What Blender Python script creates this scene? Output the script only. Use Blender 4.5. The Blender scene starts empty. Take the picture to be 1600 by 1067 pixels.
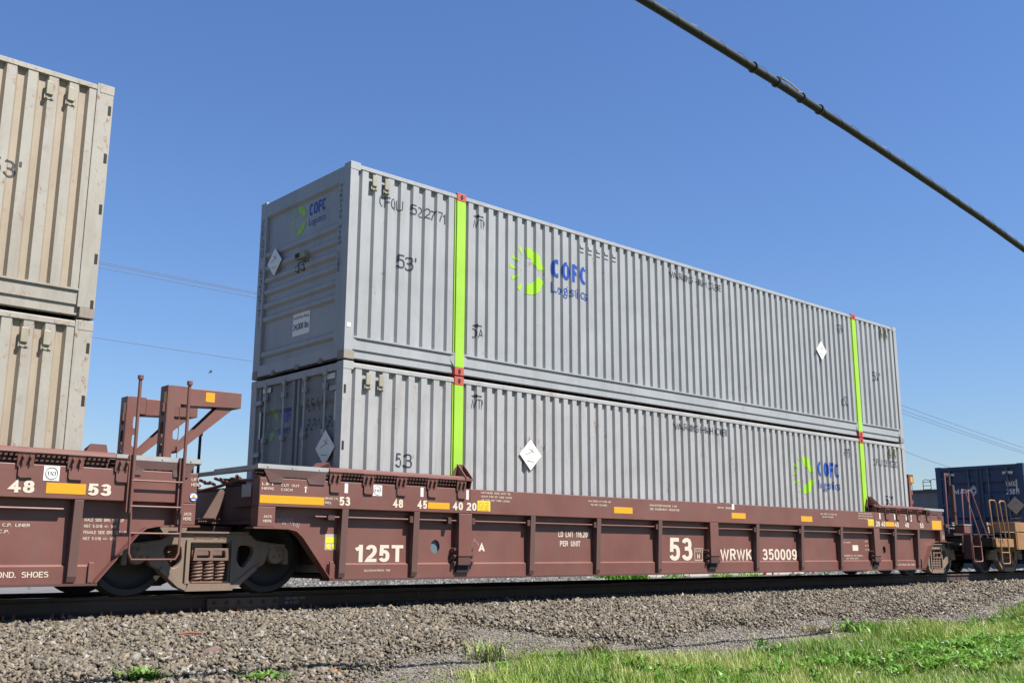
import bpy, bmesh, math, random
import numpy as np
from mathutils import Vector, Matrix
random.seed(7)
RNG = np.random.default_rng(11)
PI = math.pi
rad = math.radians
scene = bpy.context.scene
col = scene.collection

# ------------------------------------------------------------------ camera
CAM = Vector((-7.5259, -11.6927, 0.5316))
YAW, PITCH, ROLL = 0.7405, 0.2055, 0.0037
fwd = Vector((math.sin(YAW) * math.cos(PITCH), math.cos(YAW) * math.cos(PITCH), math.sin(PITCH)))
rt = Vector((math.cos(YAW), -math.sin(YAW), 0))
up = rt.cross(fwd)
rt2 = math.cos(ROLL) * rt + math.sin(ROLL) * up
up2 = -math.sin(ROLL) * rt + math.cos(ROLL) * up
cam_d = bpy.data.cameras.new('camera')
cam = bpy.data.objects.new('camera', cam_d)
col.objects.link(cam)
mw = Matrix((rt2, up2, -fwd)).transposed().to_4x4()
mw.translation = CAM
cam.matrix_world = mw
cam_d.sensor_width = 36
cam_d.lens = 1574.05 / 1600 * 36
cam_d.clip_end = 6000
scene.camera = cam

# ------------------------------------------------------------------ light
SUN = Vector((0.42, -1.0, 1.62)).normalized()
world = bpy.data.worlds.new('World')
scene.world = world
world.use_nodes = True
wn = world.node_tree
bg = wn.nodes['Background']
sky = wn.nodes.new('ShaderNodeTexSky')
sky.sky_type = 'NISHITA'
sky.sun_disc = False
sky.sun_elevation = math.asin(SUN.z)
sky.sun_rotation = math.atan2(SUN.x, SUN.y)
sky.altitude = 0
sky.air_density = 1.5
sky.dust_density = 0.0
sky.ozone_density = 6.0
tint = wn.nodes.new('ShaderNodeMix')
tint.data_type = 'RGBA'; tint.blend_type = 'MULTIPLY'
tint.inputs[0].default_value = 1
tint.inputs[7].default_value = (.76, .88, 1.18, 1)
wn.links.new(sky.outputs[0], tint.inputs[6])
wn.links.new(tint.outputs[2], bg.inputs[0])
bg.inputs[1].default_value = 0.051
sd = bpy.data.lights.new('sun', 'SUN')
sd.energy = 5.0
sd.angle = rad(0.53)
sd.color = (1.0, 0.95, 0.87)
so = bpy.data.objects.new('sun', sd)
so.rotation_euler = SUN.to_track_quat('Z', 'Y').to_euler()
so.location = (0, -20, 30)
col.objects.link(so)
vs = scene.view_settings
vs.view_transform = 'Standard'
vs.look = 'None'
vs.exposure = 1.2
vs.gamma = 1.0
vs.use_curve_mapping = False

# ------------------------------------------------------------------ materials
def new_mat(name):
    m = bpy.data.materials.new(name)
    m.use_nodes = True
    return m, m.node_tree, m.node_tree.nodes['Principled BSDF']

def ramp(nt, a, b, src, inv=False):
    r = nt.nodes.new('ShaderNodeMapRange')
    r.inputs[1].default_value = a
    r.inputs[2].default_value = b
    if inv:
        r.inputs[3].default_value = 1
        r.inputs[4].default_value = 0
    nt.links.new(src, r.inputs[0])
    return r.outputs[0]

def noise(nt, scale, detail=4, vec=(1, 1, 1), rough=.6, dist=0, kind='Object'):
    tc = nt.nodes.new('ShaderNodeTexCoord')
    mp = nt.nodes.new('ShaderNodeMapping')
    mp.inputs['Scale'].default_value = vec
    nt.links.new(tc.outputs[kind], mp.inputs[0])
    n = nt.nodes.new('ShaderNodeTexNoise')
    n.inputs['Scale'].default_value = scale
    n.inputs['Detail'].default_value = detail
    n.inputs['Roughness'].default_value = rough
    n.inputs['Distortion'].default_value = dist
    nt.links.new(mp.outputs[0], n.inputs[0])
    return n.outputs[0]

def mix(nt, fac, a, b, mode='MIX'):
    m = nt.nodes.new('ShaderNodeMix')
    m.data_type = 'RGBA'
    m.blend_type = mode
    for i, v in ((0, fac), (6, a), (7, b)):
        if isinstance(v, (int, float)):
            m.inputs[i].default_value = v
        elif isinstance(v, tuple):
            m.inputs[i].default_value = v + (1,) if len(v) == 3 else v
        else:
            nt.links.new(v, m.inputs[i])
    return m.outputs[2]

def mul(nt, a, b):
    m = nt.nodes.new('ShaderNodeMath')
    m.operation = 'MULTIPLY'
    for i, v in ((0, a), (1, b)):
        if isinstance(v, (int, float)):
            m.inputs[i].default_value = v
        else:
            nt.links.new(v, m.inputs[i])
    return m.outputs[0]

def bump(nt, p, h, strength=.2, dist=.01):
    b = nt.nodes.new('ShaderNodeBump')
    b.inputs['Strength'].default_value = strength
    b.inputs['Distance'].default_value = dist
    nt.links.new(h, b.inputs['Height'])
    nt.links.new(b.outputs[0], p.inputs['Normal'])

def paint(name, c, rough=.5, dirt=(.16, .12, .09), amt=.35, rust=.0, spec=.5, metal=0, seed=0., fade=.12):
    c = tuple(v * .62 for v in c); dirt = tuple(v * .62 for v in dirt)
    m, nt, p = new_mat(name)
    base = mix(nt, ramp(nt, .35, .7, noise(nt, 1.3, 5, (1 + seed * .1, 1, 1))), c, tuple(min(1, v * (1 + fade) + fade * .05) for v in c))
    streak = ramp(nt, .48, .75, noise(nt, 5, 6, (1.0, 1.0, .12), .7, .3))
    o = mix(nt, mul(nt, streak, amt), base, dirt)
    blot = ramp(nt, .5, .8, noise(nt, 2.2, 8, (1, 1, 1), .75))
    o = mix(nt, mul(nt, blot, amt * .8), o, dirt)
    fine = noise(nt, 60, 3)
    o = mix(nt, mul(nt, ramp(nt, .55, .8, fine), amt * .5), o, dirt)
    if rust > 0:
        rn = mul(nt, ramp(nt, .64 - rust * .1, .70 - rust * .1, noise(nt, 9, 8, (1, 1, .6), .8, .6)), ramp(nt, .45, .6, noise(nt, .9, 3)))
        o = mix(nt, rn, o, (.17, .062, .025))
    nt.links.new(o, p.inputs['Base Color'])
    rr = nt.nodes.new('ShaderNodeMapRange')
    rr.inputs[3].default_value = max(.05, rough - .08)
    rr.inputs[4].default_value = min(1, rough + .2)
    nt.links.new(noise(nt, 4, 6), rr.inputs[0])
    nt.links.new(rr.outputs[0], p.inputs['Roughness'])
    p.inputs['Metallic'].default_value = metal
    p.inputs['Specular IOR Level'].default_value = spec
    bump(nt, p, noise(nt, 7, 5), .12, .01)
    return m

def flat(name, c, rough=.6, metal=0, wear=.25, under=None):
    c = tuple(v * .82 for v in c)
    m, nt, p = new_mat(name)
    o = mix(nt, mul(nt, ramp(nt, .5, .8, noise(nt, 25, 6)), wear), c, under or tuple(v * .55 for v in c))
    nt.links.new(o, p.inputs['Base Color'])
    p.inputs['Roughness'].default_value = rough
    p.inputs['Metallic'].default_value = metal
    return m

GREY = paint('container_grey_paint', (.395, .407, .425), .45, (.20, .17, .14), .24, .4)
GREY2 = paint('container_grey_paint_aged', (.42, .42, .425), .5, (.21, .165, .13), .36, .55)
BEIGE = paint('container_beige_paint', (.40, .375, .325), .55, (.25, .185, .125), .5, .9)
BEIGE_T = paint('container_beige_dust_stained', (.40, .33, .245), .6, (.30, .21, .14), .5, .6)
BLUE = paint('container_navy_paint', (.020, .052, .135), .45, (.05, .05, .06), .25, 0)
GREEN = paint('post_lime_paint', (.36, .66, .035), .5, (.3, .42, .12), .22, .1)
RED = paint('casting_red_paint', (.56, .085, .06), .55, (.14, .05, .04), .35, .4)
DOORG = paint('container_door_darker_grey', (.27, .28, .295), .55, (.15, .13, .12), .5, .3)  # darker grey for the doors of the lower grey container
MAROON = paint('railcar_maroon_paint', (.186, .066, .050), .45, (.16, .10, .078), .62, .12, fade=.18)
MAROON_R = paint('railcar_maroon_browner_rib', (.140, .068, .055), .5, (.14, .10, .08), .5, 0)  # darker, browner maroon used on the ribs
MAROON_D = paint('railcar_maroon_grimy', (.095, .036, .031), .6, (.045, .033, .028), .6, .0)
YELLOWCAR = paint('railcar_ochre_paint', (.36, .18, .065), .6, (.15, .09, .05), .7, .3)
STEEL = paint('truck_cast_steel', (.24, .172, .125), .65, (.13, .095, .068), .5, .5, metal=0)
WHEEL = paint('wheel_steel', (.017, .013, .012), .55, (.04, .028, .022), .5, .3)
TREAD = flat('wheel_tread_polished', (.45, .44, .43), .3, .9, .2)
SPRING = paint('spring_steel', (.20, .115, .085), .55, (.10, .06, .045), .4, .3)
ALU = paint('galvanised_metal', (.50, .50, .49), .4, (.22, .21, .2), .3, 0, metal=.3)
RUSTY = paint('rusty_steel', (.27, .13, .07), .8, (.14, .075, .045), .6, 1.0)
DARK = paint('dark_underframe', (.022, .018, .017), .7, (.05, .04, .035), .5, 0)
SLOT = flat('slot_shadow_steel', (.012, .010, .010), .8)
WHITE = flat('white_vinyl', (.80, .79, .75), .5, 0, .3, (.5, .46, .4))
LETTER = flat('cream_stencil_paint', (.60, .52, .42), .6, 0, .25, (.45, .33, .27))
TAPEW = flat('white_reflective_tape', (.62, .58, .55), .35, 0, .3)
TAPEY = flat('amber_reflective_tape', (.62, .31, .010), .35, 0, .2, (.6, .28, .01))
YSTICK = flat('yellow_sticker', (.72, .58, .03), .5, 0, .1)
INK = flat('dark_ink', (.03, .032, .045), .6, 0, .15, (.12, .12, .13))
INKR = flat('red_ink', (.5, .1, .04), .6)
LBLUE = flat('logo_blue', (.004, .055, .33), .5, 0, .1)
LBLUE2 = flat('logo_light_blue', (.02, .07, .28), .5, 0, .2)
LGREEN = flat('logo_green', (.30, .56, .02), .5, 0, .1)
VENT = paint('vent_cream_plastic', (.40, .37, .27), .5, (.2, .16, .11), .5, 0)
BLACK = flat('black_rubber', (.012, .012, .014), .55)
CABLE = paint('cable_black_jacket', (.006, .007, .008), .6, (.010, .012, .013), .3, 0)
CHALK = flat('chalk_marking', (.42, .38, .38), .9)

# ------------------------------------------------------------------ mesh helpers
class MB:
    def __init__(self):
        self.v = []; self.f = []; self.mi = []
    def add(self, v, f, mi=0):
        n = len(self.v)
        self.v += [tuple(p) for p in v]
        self.f += [tuple(i + n for i in q) for q in f]
        self.mi += [mi] * len(f)
        return self
    def box(self, x0, x1, y0, y1, z0, z1, mi=0):
        return self.add([(x0, y0, z0), (x1, y0, z0), (x1, y1, z0), (x0, y1, z0), (x0, y0, z1), (x1, y0, z1), (x1, y1, z1), (x0, y1, z1)],
                 [(0, 3, 2, 1), (4, 5, 6, 7), (0, 1, 5, 4), (1, 2, 6, 5), (2, 3, 7, 6), (3, 0, 4, 7)], mi)
    def prism(self, poly, axis, a, b, mi=0):
        """extrude a 2-D polygon (pairs) along axis; pairs are the two remaining axes in xyz order"""
        def mk(p, t):
            if axis == 'x': return (t, p[0], p[1])
            if axis == 'y': return (p[0], t, p[1])
            return (p[0], p[1], t)
        n = len(poly)
        v = [mk(p, a) for p in poly] + [mk(p, b) for p in poly]
        f = [tuple(range(n)), tuple(range(2 * n - 1, n - 1, -1))]
        f += [(i, i + n, (i + 1) % n + n, (i + 1) % n) for i in range(n)]
        return self.add(v, f, mi)
    def tube(self, pts, r, n=8, cap=True, mi=0):
        pts = [Vector(p) for p in pts]
        rings = []
        prev = None
        for i, p in enumerate(pts):
            if i == 0: d = pts[1] - p
            elif i == len(pts) - 1: d = p - pts[i - 1]
            else: d = (pts[i + 1] - p).normalized() + (p - pts[i - 1]).normalized()
            d.normalize()
            if prev is None:
                u = d.orthogonal().normalized()
            else:
                u = (prev - d * prev.dot(d)).normalized()
            prev = u
            w = d.cross(u)
            rr = r[i] if isinstance(r, (list, tuple)) else r
            rings.append([p + rr * (math.cos(2 * PI * k / n) * u + math.sin(2 * PI * k / n) * w) for k in range(n)])
        v = [q for R_ in rings for q in R_]
        f = []
        for i in range(len(pts) - 1):
            for k in range(n):
                f.append((i * n + k, i * n + (k + 1) % n, (i + 1) * n + (k + 1) % n, (i + 1) * n + k))
        if cap:
            f.append(tuple(range(n - 1, -1, -1)))
            f.append(tuple((len(pts) - 1) * n + k for k in range(n)))
        return self.add(v, f, mi)
    def lathe(self, prof, c, axis='y', n=40, mis=None):
        """prof = [(t, r)] along axis, revolved about the axis through c"""
        v = []; 
        for (t, r) in prof:
            for k in range(n):
                a = 2 * PI * k / n
                if axis == 'y': v.append((c[0] + r * math.cos(a), c[1] + t, c[2] + r * math.sin(a)))
                elif axis == 'z': v.append((c[0] + r * math.cos(a), c[1] + r * math.sin(a), c[2] + t))
                else: v.append((c[0] + t, c[1] + r * math.cos(a), c[2] + r * math.sin(a)))
        for i in range(len(prof) - 1):
            f = [(i * n + k, (i + 1) * n + k, (i + 1) * n + (k + 1) % n, i * n + (k + 1) % n) for k in range(n)]
            self.add([], [], 0)
            self._pend = None
            if i == 0:
                base = len(self.v); self.v += v
            self.f += [tuple(q + base for q in ff) for ff in f]
            self.mi += [mis[i] if mis else 0] * n
        return self
    def build(self, name, mat, parent=None, smooth=False, bevel=0, kind=None, loc=None, fixn=True):
        me = bpy.data.meshes.new(name)
        me.from_pydata(self.v, [], self.f)
        mats = mat if isinstance(mat, (list, tuple)) else [mat]
        for m in mats: me.materials.append(m)
        if len(mats) > 1:
            me.polygons.foreach_set('material_index', self.mi)
        if fixn:
            bm = bmesh.new(); bm.from_mesh(me)
            bmesh.ops.recalc_face_normals(bm, faces=bm.faces)
            bm.to_mesh(me); bm.free()
        if smooth:
            me.polygons.foreach_set('use_smooth', [True] * len(me.polygons))
            try: me.set_sharp_from_angle(angle=rad(40))
            except Exception: pass
        o = bpy.data.objects.new(name, me)
        col.objects.link(o)
        if parent: o.parent = parent
        if loc: o.location = loc
        if kind: o['kind'] = kind
        if bevel:
            b = o.modifiers.new('bevel', 'BEVEL')
            b.width = bevel; b.segments = 2; b.limit_method = 'ANGLE'; b.angle_limit = rad(50)
        return o

def empty(name, loc, label, cat, group=None):
    o = bpy.data.objects.new(name, None)
    col.objects.link(o)
    o.location = loc
    o.empty_display_size = .3
    o['label'] = label; o['category'] = cat
    if group: o['group'] = group
    return o

def tag(o, label, cat, group=None):
    o['label'] = label; o['category'] = cat
    if group: o['group'] = group
    return o

def inst(o, parent, loc=(0, 0, 0), name=None, scale=None, rot=None):
    c = o.copy()
    c.name = name or o.name.split('.')[0]
    col.objects.link(c)
    c.parent = parent
    c.location = loc
    if scale: c.scale = scale
    if rot: c.rotation_euler = rot
    return c

def bx(name, x0, x1, y0, y1, z0, z1, mat, parent, bevel=0):
    return MB().box(x0, x1, y0, y1, z0, z1).build(name, mat, parent, bevel=bevel)

def plate2(outer, holes, t, bev=.0, axis='y', at=0):
    """flat plate with holes cut by a filled 2-D curve: outline in (x, z), thickness t along y starting at `at`"""
    cu = bpy.data.curves.new('outline', 'CURVE')
    cu.dimensions = '2D'; cu.fill_mode = 'BOTH'
    cu.extrude = t / 2 - bev; cu.bevel_depth = bev; cu.bevel_resolution = 1
    cu.offset = -bev
    for poly in [outer] + holes:
        s = cu.splines.new('POLY')
        s.points.add(len(poly) - 1)
        for i, (a, b) in enumerate(poly): s.points[i].co = (a, b, 0, 1)
        s.use_cyclic_u = True
    ob = bpy.data.objects.new('outline', cu)
    col.objects.link(ob)
    me = bpy.data.meshes.new_from_object(ob)
    bpy.data.objects.remove(ob); bpy.data.curves.remove(cu)
    V = [tuple(v.co) for v in me.vertices]
    F = [tuple(p.vertices) for p in me.polygons]
    bpy.data.meshes.remove(me)
    m = MB()
    if axis == 'y': m.add([(a, at + t / 2 + c, b) for a, b, c in V], F)
    elif axis == 'x': m.add([(at + t / 2 + c, a, b) for a, b, c in V], F)
    else: m.add([(a, b, at + t / 2 + c) for a, b, c in V], F)
    return m

def ellipse(cx, cz, rx, rz, n=20, a0=0):
    return [(cx + rx * math.cos(a0 + 2 * PI * k / n), cz + rz * math.sin(a0 + 2 * PI * k / n)) for k in range(n)]

def rounded(poly, r, seg=4):
    out = []
    n = len(poly)
    for i in range(n):
        p = Vector(poly[i]); a = Vector(poly[i - 1]); b = Vector(poly[(i + 1) % n])
        rr = r[i] if isinstance(r, (list, tuple)) else r
        if rr <= 0: out.append(tuple(p)); continue
        da = min(rr, (a - p).length * .48); db = min(rr, (b - p).length * .48)
        pa = p + (a - p).normalized() * da; pb = p + (b - p).normalized() * db
        for k in range(seg + 1):
            t = k / seg
            q = (1 - t) ** 2 * pa + 2 * t * (1 - t) * p + t * t * pb
            out.append(tuple(q))
    return out

# ---- flat print laid onto a surface, following its relief
_tc = {}
def text2d(s, bold=0.0, space=1.0):
    key = (s, bold, space)
    if key in _tc: return _tc[key]
    cu = bpy.data.curves.new('t', 'FONT')
    cu.body = s; cu.size = 1; cu.offset = bold; cu.resolution_u = 3; cu.space_character = space
    ob = bpy.data.objects.new('t', cu)
    col.objects.link(ob)
    me = bpy.data.meshes.new_from_object(ob)
    V = [(v.co.x, v.co.y) for v in me.vertices]
    F = [tuple(p.vertices) for p in me.polygons]
    bpy.data.meshes.remove(me); bpy.data.objects.remove(ob); bpy.data.curves.remove(cu)
    x0 = min(v[0] for v in V); x1 = max(v[0] for v in V)
    y0 = min(v[1] for v in V); y1 = max(v[1] for v in V)
    _tc[key] = ([((a - x0), (b - y0)) for a, b in V], F, x1 - x0, y1 - y0)
    return _tc[key]


# ---- plain sans capitals and figures drawn as strokes on a unit box
def _arc(cx, cy, rx, ry, a0, a1, n=9):
    out = []
    for i in range(n + 1):
        a = rad(a0 + (a1 - a0) * i / n)
        c, t = math.cos(a), math.sin(a)
        e = .84
        out.append((cx + rx * math.copysign(abs(c) ** e, c), cy + ry * math.copysign(abs(t) ** e, t)))
    return out
_A = _arc
GL = {
 'A': (.72, [[(0, 0), (.5, 1), (1, 0)], [(.2, .32), (.8, .32)]]), 'B': (.62, [[(0, 0), (0, 1), (.6, 1)] + _A(.62, .76, .34, .24, 90, -90) + [(.12, .52)], [(.55, .52)] + _A(.62, .26, .38, .26, 90, -90) + [(.0, 0)]]),
 'C': (.66, [_A(.5, .5, .5, .5, 42, 318, 22)]), 'D': (.66, [[(.0, 0), (0, 1), (.45, 1)] + _A(.45, .5, .55, .5, 90, -90, 14) + [(.0, 0)]]),
 'E': (.56, [[(1, 1), (0, 1), (0, 0), (1, 0)], [(.12, .52), (.9, .52)]]), 'F': (.53, [[(1, 1), (0, 1), (0, 0)], [(.12, .52), (.88, .52)]]),
 'G': (.68, [_A(.5, .5, .5, .5, 42, 340, 22) + [(1, .46), (.58, .46)]]), 'H': (.66, [[(0, 0), (0, 1)], [(1, 0), (1, 1)], [(.13, .52), (.87, .52)]]),
 'I': (.0, [[(.5, 0), (.5, 1)]]), 'J': (.5, [[(1, 1), (1, .3)] + _A(.5, .28, .5, .28, 0, -170, 10)]), 'K': (.64, [[(0, 0), (0, 1)], [(1, 1), (.12, .42)], [(.36, .62), (1, 0)]]),
 'L': (.52, [[(0, 1), (0, 0), (1, 0)]]), 'M': (.78, [[(0, 0), (0, 1), (.5, .12), (1, 1), (1, 0)]]), 'N': (.66, [[(0, 0), (0, 1), (1, 0), (1, 1)]]),
 'O': (.70, [_A(.5, .5, .5, .5, 90, 450, 28)]), 'P': (.60, [[(0, 0), (0, 1), (.6, 1)] + _A(.6, .73, .4, .27, 90, -90) + [(.1, .46)]]),
 'Q': (.70, [_A(.5, .5, .5, .5, 90, 450, 28), [(.6, .25), (1, -.05)]]), 'R': (.62, [[(0, 0), (0, 1), (.6, 1)] + _A(.6, .75, .4, .25, 90, -90) + [(.1, .5)], [(.55, .48), (1, 0)]]),
 'S': (.60, [_A(.5, .76, .48, .24, 25, 200, 10) + _A(.5, .27, .5, .27, 60, -155, 12)]), 'T': (.60, [[(0, 1), (1, 1)], [(.5, .88), (.5, 0)]]),
 'U': (.64, [[(0, 1), (0, .32)] + _A(.5, .32, .5, .32, 180, 360, 12) + [(1, 1)]]), 'V': (.66, [[(0, 1), (.5, 0), (1, 1)]]), 'W': (.95, [[(0, 1), (.25, 0), (.5, .95), (.75, 0), (1, 1)]]),
 'X': (.64, [[(0, 0), (1, 1)], [(0, 1), (1, 0)]]), 'Y': (.64, [[(0, 1), (.5, .45), (1, 1)], [(.5, .40), (.5, 0)]]), 'Z': (.6, [[(0, 1), (1, 1), (0, 0), (1, 0)]]),
 '0': (.54, [_A(.5, .5, .5, .5, 90, 450, 28)]), '1': (.30, [[(.85, 0), (.85, 1)], [(0, .77), (.75, .90)]]),
 '2': (.54, [_A(.5, .72, .5, .28, 170, -20, 11) + [(.75, .42), (.2, .16), (0, 0), (1, 0)]]),
 '3': (.54, [_A(.48, .76, .44, .24, 165, -75, 12) + [(.42, .53)], [(.42, .53)] + _A(.48, .27, .52, .27, 75, -165, 12)]),
 '4': (.58, [[(.72, 0), (.72, 1), (0, .30), (1, .30)]]), '5': (.54, [[(.9, 1), (.16, 1), (.10, .46)], _A(.48, .32, .52, .32, 140, -155, 16)]),
 '6': (.54, [_A(.5, .5, .5, .5, 40, 195, 12) + _A(.5, .31, .5, .31, 190, 530, 20)]), '7': (.52, [[(0, 1), (1, 1), (.55, .5), (.3, 0)]]),
 '8': (.54, [_A(.5, .765, .44, .235, 90, 450, 20), _A(.5, .27, .5, .27, 90, 450, 20)]), '9': (.54, [_A(.5, .69, .5, .31, -10, 330, 20) + _A(.5, .5, .5, .5, 15, -140, 12)]),
 '-': (.3, [[(0, .42), (1, .42)]]), '/': (.4, [[(0, 0), (1, 1)]]), '.': (.0, [[(.5, 0), (.5, .04)]]), ',': (.04, [[(.9, .06), (.1, -.16)]]), ':': (.0, [[(.5, 0), (.5, .06)], [(.5, .6), (.5, .66)]]),
 "'": (.0, [[(.5, 1), (.5, .78)]]), '"': (.16, [[(0, 1), (0, .8)], [(1, 1), (1, .8)]]), '+': (.5, [[(0, .45), (1, .45)], [(.5, .15), (.5, .35)], [(.5, .55), (.5, .75)]]), '&': (.6, [[(1, 0), (.2, .8), (.4, 1), (.65, .8), (.0, .3), (.3, 0), (.9, .4)]]),
}
def stroke2d(s, t, gap=.14):
    """triangulated strokes; returns verts (x, y, layer) and faces, height 1"""
    V = []; F = []; x = 0; layer = 0
    for ch in s:
        if ch == ' ':
            x += .62; continue
        w, strokes = GL[ch]
        W = w + t if w < .2 else max(w, 2.5 * t)
        mp = lambda p: (x + t / 2 + p[0] * (W - t), t / 2 + p[1] * (1 - t))
        if ch in '/X': pass
        for st in strokes:
            layer += 1
            pts = []
            for p in st:
                q = Vector(mp(p))
                if not pts or (q - pts[-1]).length > .004: pts.append(q)
            closed = (pts[0] - pts[-1]).length < .02 and len(pts) > 6
            if closed: pts = pts[:-1]
            n = len(pts)
            base = len(V); VV = []
            for i in range(n):
                a = pts[i - 1] if (i > 0 or closed) else None
                b = pts[(i + 1) % n] if (i < n - 1 or closed) else None
                p = pts[i]
                d0 = (p - a).normalized() if a is not None else None
                d1 = (b - p).normalized() if b is not None else None
                if d0 is None: nrm = Vector((-d1.y, d1.x)) * (t / 2); ext = -d1 * (t / 2 if abs(d1.x) < .05 or abs(d1.y) < .05 else 0)
                elif d1 is None: nrm = Vector((-d0.y, d0.x)) * (t / 2); ext = d0 * (t / 2 if abs(d0.x) < .05 or abs(d0.y) < .05 else 0)
                else:
                    n0 = Vector((-d0.y, d0.x)); n1 = Vector((-d1.y, d1.x))
                    m_ = n0 + n1
                    if m_.length < .3: m_ = n0 * .5
                    m_.normalize()
                    nrm = m_ * (t / 2) / max(.42, m_.dot(n0)); ext = Vector((0, 0))
                for sg in (1, -1):
                    q = p + nrm * sg + ext
                    VV.append((q.x, q.y))
            for i in range(n if closed else n - 1):
                j = (i + 1) % n
                k = len(V); l = (layer % 3) * 8 + i % 8
                V += [VV[q] + (l,) for q in (2 * i, 2 * i + 1, 2 * j + 1, 2 * j)]
                F.append((k, k + 1, k + 2, k + 3))
        x += W + gap
    return V, F, x - gap

class Print:
    def __init__(self): self.v = []; self.f = []
    def poly(self, pts):
        n = len(self.v); self.v += list(pts); self.f.append(tuple(range(n, n + len(pts)))); return self
    def rect(self, x0, x1, z0, z1): return self.poly([(x0, z0), (x1, z0), (x1, z1), (x0, z1)])
    def ring(self, cx, cz, r0, r1, a0=0, a1=2 * PI, n=24, rx=1):
        for k in range(n):
            A = a0 + (a1 - a0) * k / n; B = a0 + (a1 - a0) * (k + 1) / n
            self.poly([(cx + rx * r0 * math.cos(A), cz + r0 * math.sin(A)), (cx + rx * r1 * math.cos(A), cz + r1 * math.sin(A)),
                       (cx + rx * r1 * math.cos(B), cz + r1 * math.sin(B)), (cx + rx * r0 * math.cos(B), cz + r0 * math.sin(B))])
        return self
    def text(self, s, x, z, h, w=None, bold=.0, space=1.0):
        if all(c in GL or c == ' ' for c in s) and any(c in GL for c in s):
            t = .105 + bold * 3.2
            V, F, W = stroke2d(s, t, .085 + .08 * t)
            sx = (w / W) if w else h
            n = len(self.v)
            self.v += [(x + a * sx, z + b * h, l) for a, b, l in V]
            self.f += [tuple(i + n for i in q) for q in F]
            return self
        V, F, W, H = text2d(s, bold, space)
        sz = h / H; sx = (w / W) if w else sz
        n = len(self.v)
        self.v += [(x + a * sx, z + b * sz) for a, b in V]
        self.f += [tuple(i + n for i in q) for q in F]
        return self
    def build(self, name, mat, parent, face='-y', at=0.0, relief=None, cuts=None, lift=.004):
        """face -y: (u,v)->(x,z) at y=at ; face -x: u runs towards -y, so u = -y ; relief(u,v) gives depth behind the plane"""
        bm = bmesh.new()
        lw = max((max(v[1] for v in self.v) - min(v[1] for v in self.v)), .02)
        vs_ = [bm.verts.new((v[0], (v[2] if len(v) > 2 else 0) * -.00006, v[1])) for v in self.v]
        for q in self.f:
            try: bm.faces.new([vs_[i] for i in q])
            except ValueError: pass
        if cuts:
            cx, cz = cuts
            us = [v.co.x for v in bm.verts]; zs = [v.co.z for v in bm.verts]
            bmesh.ops.triangulate(bm, faces=bm.faces)
            for c in cx:
                if min(us) < c < max(us):
                    bmesh.ops.bisect_plane(bm, geom=bm.verts[:] + bm.edges[:] + bm.faces[:], plane_co=(c, 0, 0), plane_no=(1, 0, 0), dist=1e-6)
            for c in cz:
                if min(zs) < c < max(zs):
                    bmesh.ops.bisect_plane(bm, geom=bm.verts[:] + bm.edges[:] + bm.faces[:], plane_co=(0, 0, c), plane_no=(0, 0, 1), dist=1e-6)
        for v in bm.verts:
            u, w = v.co.x, v.co.z
            d = (relief(u, w) if relief else 0) - lift
            d += v.co.y
            v.co = (u, at + d, w) if face == '-y' else (at + d, -u, w)
        me = bpy.data.meshes.new(name)
        bm.normal_update()
        bm.to_mesh(me); bm.free()
        me.materials.append(mat)
        o = bpy.data.objects.new(name, me)
        col.objects.link(o); o.parent = parent
        return o

# ------------------------------------------------------------------ container
CL, CW, CH = 16.154, 2.591, 2.896
def corrugation(x0, x1, n, out=.010, inn=.054):
    """breakpoints (x, depth) of a trapezoidal wall between x0 and x1"""
    pts = [(x0, inn)]
    p = (x1 - x0) / n
    for i in range(n):
        a = x0 + i * p
        pts += [(a + .22 * p, inn), (a + .34 * p, out), (a + .80 * p, out), (a + .92 * p, inn)]
    pts.append((x1, inn))
    return pts
SECT = [(.135, 1.981, 8), (2.159, CL - 2.159, 56), (CL - 1.981, CL - .135, 8)]
CORR = [corrugation(*s) for s in SECT]
CORR_X = [p[0] for c in CORR for p in c]
def wall_depth(x, z):
    for c in CORR:
        if c[0][0] <= x <= c[-1][0]:
            return float(np.interp(x, [p[0] for p in c], [p[1] for p in c]))
    return 0.0
# horizontally pressed end wall
ENDB = [1.93, 1.71, 1.51, 1.31, 1.085, .87, .31]
EZ = [(.20, .05)]
for b in sorted(ENDB):
    EZ += [(b - .004, .052), (b + .035, .012), (b + .095, .012), (b + .125, .052)]
EZ += [(2.60, .052), (2.64, 0.0), (2.80, 0.0)]
def end_depth(y, z):
    return float(np.interp(z, [p[0] for p in EZ], [p[1] for p in EZ]))
DZ = [(.12, .02), (.30, .02), (.36, .06), (.56, .06), (.62, .02), (.98, .02), (1.04, .06), (1.3, .06), (1.36, .02), (2.05, .02), (2.11, .06), (2.34, .06), (2.40, .02), (2.80, .02)]
def door_depth(y, z):
    return .055 + float(np.interp(z, [p[0] for p in DZ], [p[1] for p in DZ])) - .02

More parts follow.
